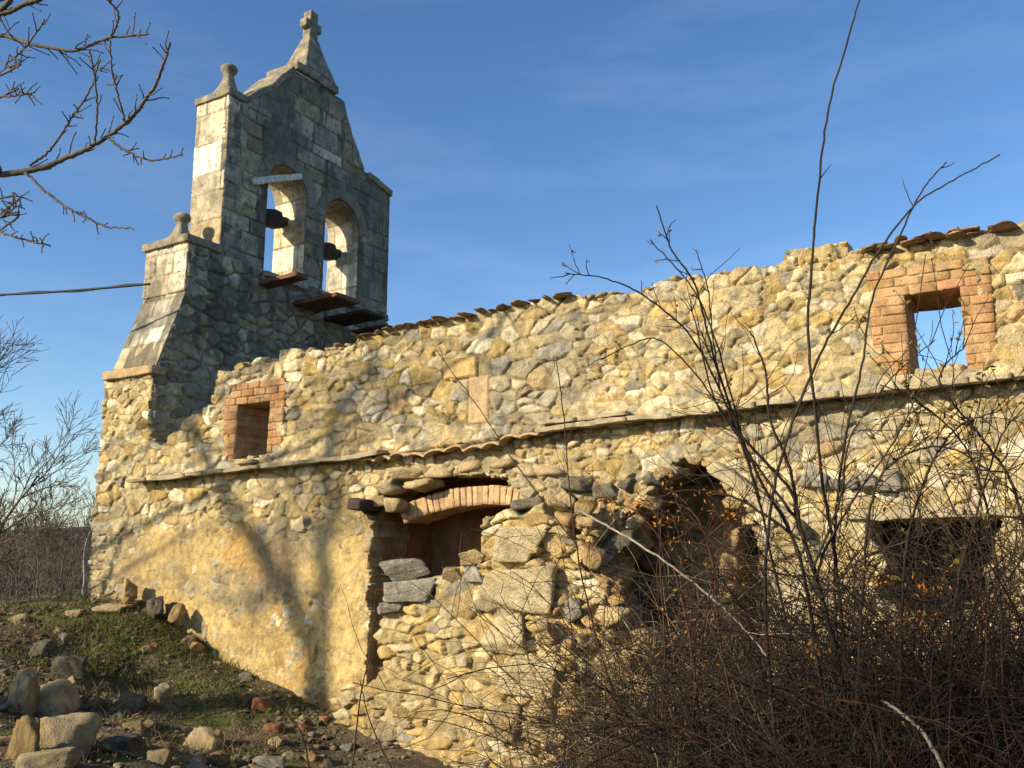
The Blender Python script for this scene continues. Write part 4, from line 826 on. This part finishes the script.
# branches seen against the sky, set out at their own distances
def twiggy(P, r0, lens, dens, seed):
    q = np.random.RandomState(seed); n = len(P); seg = np.linalg.norm(np.diff(P, axis=0), axis=1); tot = seg.sum()
    for k in range(int(1.6*dens*tot)):
        i = q.randint(2, n-1); d = P[i]-P[i-1]; d /= np.linalg.norm(d); s_ = q.normal(size=3)*np.array([1, .7, 1]); s_ -= d*(s_@d); s_ /= np.linalg.norm(s_)
        a = math.radians(q.uniform(35, 60)); Lq = q.uniform(*lens); Q = grow(P[i], d*math.cos(a)+s_*math.sin(a), Lq, 6, .16, .03, q); tube(cw, Q, np.linspace(.009, .006, 6), 4)
        tube(cw, [Q[-1], Q[-1]+(Q[-1]-Q[-2])*.18, Q[-1]+(Q[-1]-Q[-2])*.42], [.008, .011, .002], 4)
def skyb(pix, d0, d1, r0, r1, dens, lens, seed, root=None):
    P = [onD(u, v, d0+(d1-d0)*i/(len(pix)-1)) for i, (u, v) in enumerate(pix)]
    if root is not None: P = [root]+P
    n = 10*len(P); P = spline(P, n); P += .005*np.random.RandomState(seed).normal(size=P.shape); tube(cw, P, np.linspace(r0, r1, n), 6); twiggy(P[n//4:], r0, lens, dens, seed)
skyb([(-60, 182), (0, 175), (40, 168), (80, 152), (110, 135), (140, 108), (160, 75), (170, 42)], 10.6, 9.9, .045, .014, 6, (.12, .3), 1, TB[15])
skyb([(25, 172), (50, 195), (75, 212), (105, 226), (130, 228)], 10.4, 10.0, .016, .009, 8, (.06, .2), 2)
skyb([(108, 138), (125, 150), (150, 160), (183, 155)], 10.2, 9.9, .016, .009, 9, (.06, .2), 3)
skyb([(30, 165), (50, 150), (70, 120), (90, 90), (100, 60)], 10.4, 10.0, .016, .009, 6, (.08, .25), 4)
skyb([(95, 145), (97, 110), (95, 80), (90, 50)], 10.2, 9.8, .013, .009, 6, (.08, .2), 5)
skyb([(125, 122), (118, 95), (112, 70), (110, 40)], 10.1, 9.8, .013, .009, 7, (.08, .2), 6)
skyb([(-60, 25), (0, 35), (35, 45), (75, 50), (110, 38), (148, 34)], 10.8, 10.2, .036, .012, 6, (.12, .35), 7, TB[20])
skyb([(105, 42), (115, 30), (118, 12), (108, 0), (104, -15)], 10.4, 10.0, .013, .009, 8, (.08, .2), 8)
skyb([(-40, 14), (0, 14), (25, 4), (48, -4)], 10.6, 10.3, .035, .03, 2, (.12, .35), 9, TB[22])
skyb([(-30, 110), (0, 98), (20, 95), (34, 92)], 10.6, 10.2, .016, .009, 6, (.08, .2), 10, TB[17])
skyb([(-30, 90), (5, 65), (25, 48), (45, 20)], 10.6, 10.2, .016, .009, 6, (.08, .25), 11, TB[18])
skyb([(-30, 226), (0, 232), (25, 240), (50, 246)], 10.6, 10.2, .016, .009, 7, (.08, .2), 12, TB[12])
skyb([(-30, 208), (0, 215), (20, 205)], 10.6, 10.3, .014, .009, 7, (.08, .2), 13, TB[12])
tk.link('trunk', 'bark', tree); cw.link('crown', 'bark', tree)

# tall tree further back on the left: out of the picture, its branches throw the soft shadow on the plastered wall
KY = -15.0; kx = lambda px_: onY(px_, 650)[0]+math.tan(SUN_AZ)*KY; rise = -KY/math.cos(SUN_AZ)*math.tan(SUN_EL)
t2 = thing('tall_bare_tree', 'tall leafless tree left of the camera whose soft shadow falls on the plastered wall', 'tree', (kx(325), KY, gz1(kx(325), KY)))
a2 = MB(); b2 = MB(); q2 = np.random.RandomState(91)
def shp(u, v, dy=0): p = onY(u, v); y = KY+dy; return np.array([p[0]+math.tan(SUN_AZ)*y, y, p[2]-y/math.cos(SUN_AZ)*math.tan(SUN_EL)])
fk = shp(322, 655); P = spline([(fk[0]-.3, KY, gz1(fk[0], KY)-.3), (fk[0]-.1, KY, 2.5), (fk[0]+.1, KY, 5), fk], 20); tube(a2, P, np.linspace(.36, .24, 20), 10)
sp2 = dict(n=[12, 9, 7, 5], wig=.10, grav=.02, kids=[5, 4, 3, 0], ang=(25, 55), ratio=(.4, .65), rmin=.012, sides=[6, 5, 4, 3], depth=3)
for pts, r0_, r1_ in (([(322, 655), (300, 610), (275, 570), (245, 520), (215, 470), (190, 420)], .25, .12), ([(322, 655), (332, 590), (330, 520), (335, 460), (350, 400), (385, 350)], .20, .08), ([(300, 610), (290, 560), (285, 520), (300, 480)], .07, .03), ([(330, 540), (350, 480), (372, 420), (410, 380)], .07, .03), ([(332, 590), (318, 520), (316, 470), (300, 400)], .06, .03)):
    P = spline([shp(u, v, .25*i) for i, (u, v) in enumerate(pts)], 26); P[3:] += .05*q2.normal(size=(23, 3)); tube(b2, P, np.linspace(r0_, r1_, 26), 7)
    for i in range(8, 26, 5): d_ = P[i]-P[i-1]; limb([b2]*4, P[i], d_/np.linalg.norm(d_)+q2.normal(size=3)*.5, 1.3, r1_*.7, 1, q2, sp2)
a2.link('trunk', 'bark', t2); b2.link('crown', 'bark', t2)
# added bushy tree, unseen behind the camera, placed to shade the lower right thickets
EX, EY = -7.0, -17.0; ez = gz1(EX, EY); t3 = thing('added_shade_tree', 'added unseen evergreen behind the camera, put there to shade the lower right brambles', 'tree', (EX, EY, ez))
a3 = MB(); c3 = MB(); q3 = np.random.RandomState(17); tube(a3, spline([(EX, EY, ez-.2), (EX+.1, EY, 1.5), (EX-.05, EY+.1, 3.2), (EX, EY, 6.5)], 16), np.linspace(.22, .06, 16), 9)
for k in range(16):
    z_ = q3.uniform(1.8, 6); tube(a3, grow((EX, EY, z_), (q3.normal(), q3.normal(), .5), 1.7, 8, .15, .02, q3), np.linspace(.06, .02, 8), 5)
cl_ = np.array([[EX+q3.normal()*.85, EY+q3.normal()*.85, q3.uniform(2.2, 7.9)] for k in range(90)]); n_ = 9000
ctr_ = cl_[q3.randint(90, size=n_)]+q3.normal(size=(n_, 3))*.27; a_ = q3.normal(size=(n_, 3)); a_ /= np.linalg.norm(a_, axis=1, keepdims=True); b_ = np.cross(a_, q3.normal(size=(n_, 3))); b_ /= np.linalg.norm(b_, axis=1, keepdims=True)
Vl = np.stack([ctr_-a_*.06, ctr_+b_*.028, ctr_+a_*.06, ctr_-b_*.028], 1).reshape(-1, 3); c3.add(Vl, np.arange(n_*4).reshape(-1, 4))
a3.link('trunk', 'bark', t3); c3.link('crown', 'leaf_green', t3)
# background trees on the slope at the left
far_spec = dict(n=[12, 9, 7, 5], wig=.10, grav=.03, kids=[11, 7, 5, 0], ang=(20, 50), ratio=(.32, .55), rmin=.008, sides=[6, 4, 3, 3], depth=3)
def far_tree(u, v, d, hgt, seed, label, group, m_tr='bark', lean=0, kids=None, name='bare_tree'):
    p = onD(u, v, d); zb = min(p[2], 9) ; base = np.array([p[0], p[1], zb]); t = thing(name, label, 'tree', base, group); a = MB(); b = MB(); q = np.random.RandomState(seed)
    sp = dict(far_spec); 
    if kids: sp['kids'] = kids
    limb([a, b, b, b], base-np.array([0, 0, .3]), (lean*_rt[0]+q.normal()*.03, lean*_rt[1]+q.normal()*.03, 1), hgt, hgt*(.015 if hgt > 4.1 and m_tr == 'bark' else .010), 0, q, sp)
    a.link('trunk', m_tr, t); b.link('crown', 'far_twig', t)
far_tree(-40, 570, 26, 5.6, 21, 'large spreading leafless tree at the left edge against the low sky', None, lean=.0, kids=[16, 9, 6, 0])
far_tree(-22, 600, 24, 4.2, 29, 'lower leafless tree at the left edge in front of the hill', None, lean=.35, kids=[14, 8, 5, 0])
far_tree(81, 606, 34, 3.3, 23, 'slim tree with pale trunk beside the wall corner', None, 'birch', kids=[10, 5, 4, 0])
far_tree(62, 606, 36, 3.8, 24, 'slight leafless tree left of the pale trunked tree', None, kids=[10, 6, 4, 0])
far_tree(38, 608, 32, 3.4, 25, 'bushy leafless sapling in the middle of the hillside', None, kids=[13, 8, 5, 0])
far_tree(14, 608, 33, 3.6, 26, 'dense leafless sapling on the hillside near the left edge', None, kids=[13, 8, 5, 0])
# scrub wood on the hill: one mass
hb = MB(); q = np.random.RandomState(31)
for k in range(420):
    u = q.uniform(-80, 100); d = q.uniform(42, 95); p = onD(u, 560, d); z = hillz(p[0], p[1])-.3
    for j in range(7):
        P = grow((p[0]+q.normal()*.3, p[1]+q.normal()*.3, z), (q.normal()*.35, q.normal()*.35, 1), q.uniform(1.2, 3.2), 5, .16, .02, q); tube(hb, P, np.linspace(.04, .015, 5), 3)
tag(hb.link('scrub_wood', 'far_twig'), 'grey leafless scrub covering the hillside', None, kind='stuff')

# ---- briar shrubs on the right
def leafset(mb, P, n, size, q, spread=.06):
    for k in range(n):
        c = P[q.randint(len(P))]+q.normal(size=3)*spread; a = q.normal(size=3); a /= np.linalg.norm(a); b = np.cross(a, q.normal(size=3)); b /= np.linalg.norm(b); s_ = size*q.uniform(.6, 1.3)
        mb.add([c-a*s_, c+b*s_*.4+np.cross(a, b)*s_*.15, c+a*s_, c-b*s_*.4+np.cross(a, b)*s_*.15], [[0, 1, 2, 3]])
def stemline(mb, pix, d0, d1, r0, r1, q, n=None, wob=.0022):
    P = [onD(u, v, d0+(d1-d0)*i/(len(pix)-1)) for i, (u, v) in enumerate(pix)]; n = n or 8*len(P); P = spline(P, n); P += wob*q.normal(size=P.shape); tube(mb, P, np.linspace(r0, r1, n), 5); return P
def sidetwigs(mb, P, dens, lens, q, rad=.004, grav=.0, t0=.1):
    n = len(P); tot = np.linalg.norm(np.diff(P, axis=0), axis=1).sum(); out = []
    for k in range(int(dens*tot)):
        i = q.randint(max(1, int(t0*n)), n-1); d = P[i]-P[i-1]; d /= np.linalg.norm(d)+1e-9; s_ = q.normal(size=3); s_ -= d*(s_@d); s_ /= np.linalg.norm(s_); a = math.radians(q.uniform(25, 65))
        Q = grow(P[i], d*math.cos(a)+s_*math.sin(a), q.uniform(*lens), 7, .14, grav, q); tube(mb, Q, np.linspace(rad, rad*.55, 7), 4); out.append(Q)
    return out
q = np.random.RandomState(55)
def shrub(label, stems, name='briar_shrub', m='dark_twig', leafm='leaf', leaves=20, dens=4, lens=(.15, .5), base=None, cat='shrub', rad=.004, lsize=.014, clumps=()):
    st = MB(); lf = MB(); lines = []
    for pix, d0, d1, r0, r1 in stems:
        P = stemline(st, pix, d0, d1, r0, r1, q); lines.append(P)
        for Q in sidetwigs(st, P, dens, lens, q, rad): lines.append(Q); 
    b = lines[0][0]; t = thing(name, label, cat, (b[0], b[1], gz1(b[0], b[1]))); st.link('stems', m, t)
    for (a_, b_, e_) in clumps:
        for _ in range(34): leafset(lf, [onD(a_+q.normal()*9, b_+q.normal()*3, e_+q.normal()*.05)], 1, lsize*1.15, q, .012)
    if leaves:
        for k in range(leaves): leafset(lf, lines[q.randint(len(lines))][3:], 1, lsize, q, .01)
        lf.link('leaves', leafm, t)
    return t, lines
D = 5.6
shrub('tallest thin bare sapling rising above the wall to the top of the picture', [([(850, 720), (835, 560), (822, 480), (816, 420), (808, 330), (812, 260), (818, 190), (828, 110), (845, 50), (862, -10)], D, D-.3, .0125, .005)], name='bare_sapling', leaves=0, dens=.7, lens=(.04, .12), cat='sapling')
shrub('long leaning briar stem crossing the brick framed window to the sky on the right', [([(775, 740), (765, 600), (772, 500), (790, 430), (820, 355), (845, 310), (880, 250), (915, 205), (950, 182), (1000, 155)], D-.2, D-.5, .012, .004), ([(838, 700), (835, 540), (845, 440), (862, 365), (872, 300), (905, 225), (922, 190), (946, 162)], D, D-.2, .010, .004)], leaves=14, dens=1.2, lens=(.06, .25))
shrub('upright briar with small reddish leaves on the skyline left of the tall sapling', [([(830, 740), (800, 560), (760, 480), (735, 420), (712, 350), (695, 285), (672, 250), (656, 205)], D+.1, D-.2, .013, .004), ([(760, 500), (740, 430), (712, 330), (690, 285), (650, 240)], D, D, .008, .004), ([(790, 640), (750, 470), (700, 350), (650, 300), (610, 280), (565, 273)], D, D-.3, .009, .0035), ([(740, 440), (700, 380), (660, 340), (630, 345), (600, 360)], D, D, .006, .0035), ([(720, 390), (712, 330), (708, 290), (696, 250)], D, D, .006, .0035)], leaves=130, dens=5, lens=(.06, .22))
shrub('dark many stemmed thorn bush with thick forked stem in front of the sloping slab', [([(860, 760), (832, 640), (815, 575), (797, 520), (790, 490), (745, 440), (715, 400), (690, 300)], D-.2, D-.1, .021, .004), ([(815, 580), (830, 540), (860, 490), (895, 440), (920, 390)], D-.2, D-.2, .010, .0035), ([(797, 520), (760, 470), (735, 430), (725, 390), (700, 330)], D-.2, D, .010, .0035), ([(800, 530), (790, 470), (770, 420), (765, 370), (750, 330)], D-.2, D-.2, .012, .005), ([(820, 600), (860, 560), (910, 540), (960, 520)], D-.2, D-.5, .009, .0035), ([(812, 570), (840, 500), (850, 440), (890, 380), (935, 340)], D-.2, D-.4, .009, .0032), ([(800, 540), (740, 500), (690, 490), (650, 500)], D-.2, D, .010, .004), ([(830, 650), (780, 610), (730, 580), (700, 570)], D-.2, D+.1, .010, .004)], leaves=60, dens=13, lens=(.12, .6), rad=.0032, leafm='leaf_orange', clumps=((930, 588, D-.4), (918, 618, D-.4), (880, 582, D-.3), (815, 650, D-.2)))
shrub('arching dark bramble with dry leaves under the brick framed window', [([(855, 740), (862, 600), (868, 520), (885, 470), (925, 448), (960, 452), (1000, 480), (1040, 520)], D-.4, D-.9, .010, .0035), ([(950, 720), (955, 600), (975, 520), (1000, 440), (1030, 400)], D-.6, D-.8, .009, .0035), ([(1005, 740), (1000, 600), (985, 500), (960, 440), (915, 400), (880, 385)], D-.6, D-.8, .009, .0032), ([(900, 700), (905, 560), (925, 480), (955, 430), (1000, 410)], D-.5, D-.8, .010, .004), ([(1040, 700), (1030, 560), (1010, 480), (975, 430), (940, 380), (965, 345)], D-.7, D-.8, .011, .004)], leaves=520, leafm='leaf_olive', dens=14, lens=(.12, .6), lsize=.022, rad=.0032)
shrub('slender red stem standing in front of the broken porch wall', [([(640, 760), (612, 690), (592, 620), (576, 545), (568, 470), (562, 400), (556, 360)], D+.6, D+.6, .008, .0035), ([(576, 545), (520, 470), (480, 410), (436, 350)], D+.6, D+.9, .005, .003)], m='red_twig', leaves=20, leafm='leaf_orange', dens=3, lens=(.06, .25), rad=.003)
shrub('pale dead branch lying slantwise through the briars beside the broken arch', [([(575, 508), (600, 522), (640, 545), (690, 580), (738, 622), (770, 660)], D+.5, D, .010, .006)], name='dead_branch', m='pale_twig', leaves=0, dens=2, lens=(.1, .35), cat='branch')
shrub('pale broken stem leaning at the bottom right corner', [([(945, 772), (925, 735), (900, 712), (880, 700)], D-1.2, D-1.0, .012, .007)], name='dead_branch', m='pale_twig', leaves=0, dens=2, lens=(.1, .25), cat='branch')
shrub('reddish briar spray with orange leaves hanging before the dark arch', [([(700, 740), (690, 640), (670, 560), (640, 515), (600, 498)], D+.3, D+.6, .010, .004), ([(740, 740), (720, 640), (712, 560), (690, 510), (640, 500)], D+.2, D+.5, .010, .004), ([(660, 745), (665, 650), (660, 560), (662, 510)], D+.4, D+.4, .008, .004), ([(690, 745), (705, 620), (725, 540), (760, 470)], D+.1, D, .008, .004)], m='red_twig', leaves=160, leafm='leaf_orange', dens=9, lens=(.1, .5), rad=.0035, lsize=.014, clumps=((606, 501, D+.55), (625, 505, D+.55), (645, 501, D+.5), (668, 520, D+.5), (715, 490, D+.2), (735, 512, D+.1)))
# dense thickets at the foot: individual bushes with hundreds of stems
def thicket(u, v, d, wid, hgt, n, label, seed, m='dark_twig', m2='red_twig', leaves=60, leafm='leaf', asp=.6):
    q_ = np.random.RandomState(seed); p = onD(u, v, d); base = np.array([p[0], p[1], gz1(p[0], p[1])]); t = thing('thicket_bush', label, 'bush', base); a = MB(); b = MB(); lf = MB(); allP = []
    for k in range(n):
        o = base+np.array([q_.normal()*wid*.45, q_.normal()*wid*asp*.45, 0]); o[2] = gz1(o[0], o[1]); d_ = np.array([q_.normal()*.6, q_.normal()*.6, q_.uniform(.5, 1.7)])
        L_ = hgt*q_.uniform(.6, 1.9); P = grow(o, d_, L_, 12, .13, -.085, q_); w = a if q_.rand() < .68 else b; tube(w, P, np.linspace(.004+.010*q_.rand()**3, .003, 12), 4)
        for j in range(5):
            i = q_.randint(3, 11); s_ = q_.normal(size=3); Q = grow(P[i], s_, L_*q_.uniform(.15, .45), 6, .2, -.03, q_); tube(w, Q, np.linspace(.0042, .0022, 6), 3); allP.append(Q)
    gr_ = MB()
    for k in range(n//3):
        o = base+np.array([q_.normal()*wid*.5, q_.normal()*wid*asp*.5, 0]); o[2] = gz1(o[0], o[1]); P = grow(o, (q_.normal()*.6, q_.normal()*.6, 1), hgt*q_.uniform(.5, 1.1), 9, .16, -.14, q_); tube(gr_, P, np.linspace(.0045, .0015, 9), 3)
    gr_.link('dead_stalks', 'hay', t)
    for k in range(5):
        c_ = allP[q_.randint(len(allP))][-1]
        for _ in range(14): leafset(lf, [c_], 1, .020, q_, .05)
    a.link('dark_stems', m, t); b.link('red_stems', m2, t)
    if leaves:
        for k in range(leaves): leafset(lf, allP[q_.randint(len(allP))], 1, .018, q_, .02)
        lf.link('leaves', leafm, t)
for a_ in [(690, 760, 7.4, 1.1, 1.0, 260, 'brownish thicket at the foot of the broken arch', 61), (750, 770, 6.4, 1.1, 1.15, 300, 'dark tangled thicket below the forked thorn bush', 62),
    (820, 790, 5.4, 1.0, 1.1, 330, 'very dark thicket in the middle of the right half at the bottom', 63), (930, 790, 4.8, 1.0, 1.2, 330, 'dense dark thicket towards the bottom right corner', 64)]: thicket(*a_, leafm='leaf_orange', leaves=50)
thicket(1030, 780, 5.4, 1.1, 1.75, 330, 'tall dark thicket at the right edge nearest the camera', 65, leafm='leaf_olive', leaves=220)
thicket(900, 730, 6.4, 1.4, 1.3, 300, 'wide briar thicket before the recess at the lower right', 66, leaves=140, m2='hay')
thicket(985, 720, 6.6, 1.2, 1.8, 330, 'upright briar thicket between the recess and the right edge', 68, leafm='leaf_olive', leaves=200)
thicket(900, 640, 7.0, 1.3, 1.5, 260, 'tall briar thicket right in front of the dark recess', 69, leaves=160, leafm='leaf_olive')
thicket(1010, 650, 6.0, 1.1, 2.0, 360, 'highest briar thicket under the sill of the right window', 70, leaves=260, leafm='leaf_olive')
thicket(700, 700, 8.0, 1.0, 1.8, 340, 'brown bramble heap filling the broken arch', 73, leaves=60, leafm='leaf_orange', m2='hay')
thicket(790, 690, 6.9, .9, 1.3, 240, 'mixed thicket of red and pale stems before the sloping slab', 74, leaves=60, leafm='leaf_orange', m2='hay')
thicket(640, 775, 7.6, .8, .65, 150, 'low dry thicket right of the squared pier stones', 67, m='pale_twig', m2='dark_twig', leaves=10)
# dry grass and moss
hb = MB(); q = np.random.RandomState(71)
for k in range(4200):
    u = q.uniform(560, 1060); v = q.uniform(690, 860); d = q.uniform(3.6, 7.6); p = onD(u, v, d); z = gz1(p[0], p[1]); lean = q.normal(size=3)*.6; lean[2] = 1
    P = grow((p[0], p[1], z), lean, q.uniform(.25, .8), 6, .1, -.16, q); tube(hb, P, np.linspace(.0035, .0012, 6), 3)
for k in range(3600):
    u = q.uniform(575, 800); v = q.uniform(700, 800); d = q.uniform(6.0, 8.4); p = onD(u, v, d); z = gz1(p[0], p[1]); lean = q.normal(size=3)*.7; lean[2] = 1
    P = grow((p[0], p[1], z), lean, q.uniform(.4, 1.15), 7, .14, -.13, q); tube(hb, P, np.linspace(.0042, .0014, 7), 3)
for k in range(2200):
    x = q.uniform(-15.5, -8.5); y = q.uniform(-5, -.2); P = grow((x, y, gz1(x, y)), (q.normal()*.9, q.normal()*.9, 1), q.uniform(.08, .32), 5, .15, -.15, q); tube(hb, P, np.linspace(.005, .0018, 5), 3)
tag(hb.link('dry_grass', 'hay'), 'dry dead grass tangled under the briars and over the mound', None, kind='stuff')
hb = MB()
for k in range(24000):
    x = q.uniform(-16.5, -8.2); y = q.uniform(-4.8, -.05)
    mv = math.exp(-((x+11.9)/1.5)**2-((y+1.0)/1.1)**2)+.3*math.exp(-((x+9.2)/.9)**2-((y+1.6)/1.2)**2)+.25*math.exp(-((x+14.3)/1.3)**2-((y+1.2)/.8)**2)+.18*(vnoise(np.array([x*1.2]), np.array([y*1.2]), 4)[0] > .18)
    if q.rand() > mv: continue
    P = grow((x, y, gz1(x, y)+.01), (q.normal()*.5, q.normal()*.5, 1), q.uniform(.05, .16), 4, .15, -.1, q); tube(hb, P, np.linspace(.008, .002, 4), 3)
tag(hb.link('grass', 'grass'), 'short mossy grass on the rubble mound', None, kind='stuff')
# thin stems and brambles at the foot of the porch wall and on the mound
for pix, lab in [([(310, 770), (300, 730), (270, 700), (245, 690), (215, 675)], 'thin dark bramble arching over the rubble by the wall'), ([(352, 770), (360, 700), (372, 640), (376, 590)], 'thin red shoot climbing the left side of the porch ruin'), ([(395, 775), (380, 745), (368, 715), (360, 680)], 'thin grey shoot at the foot of the porch ruin')]:
    shrub(lab, [(pix, 9.2, 9.4, .010, .005)], name='bramble', m='red_twig' if 'red' in lab else 'dark_twig', leaves=0, dens=2.5, lens=(.1, .4), cat='bramble', rad=.004)
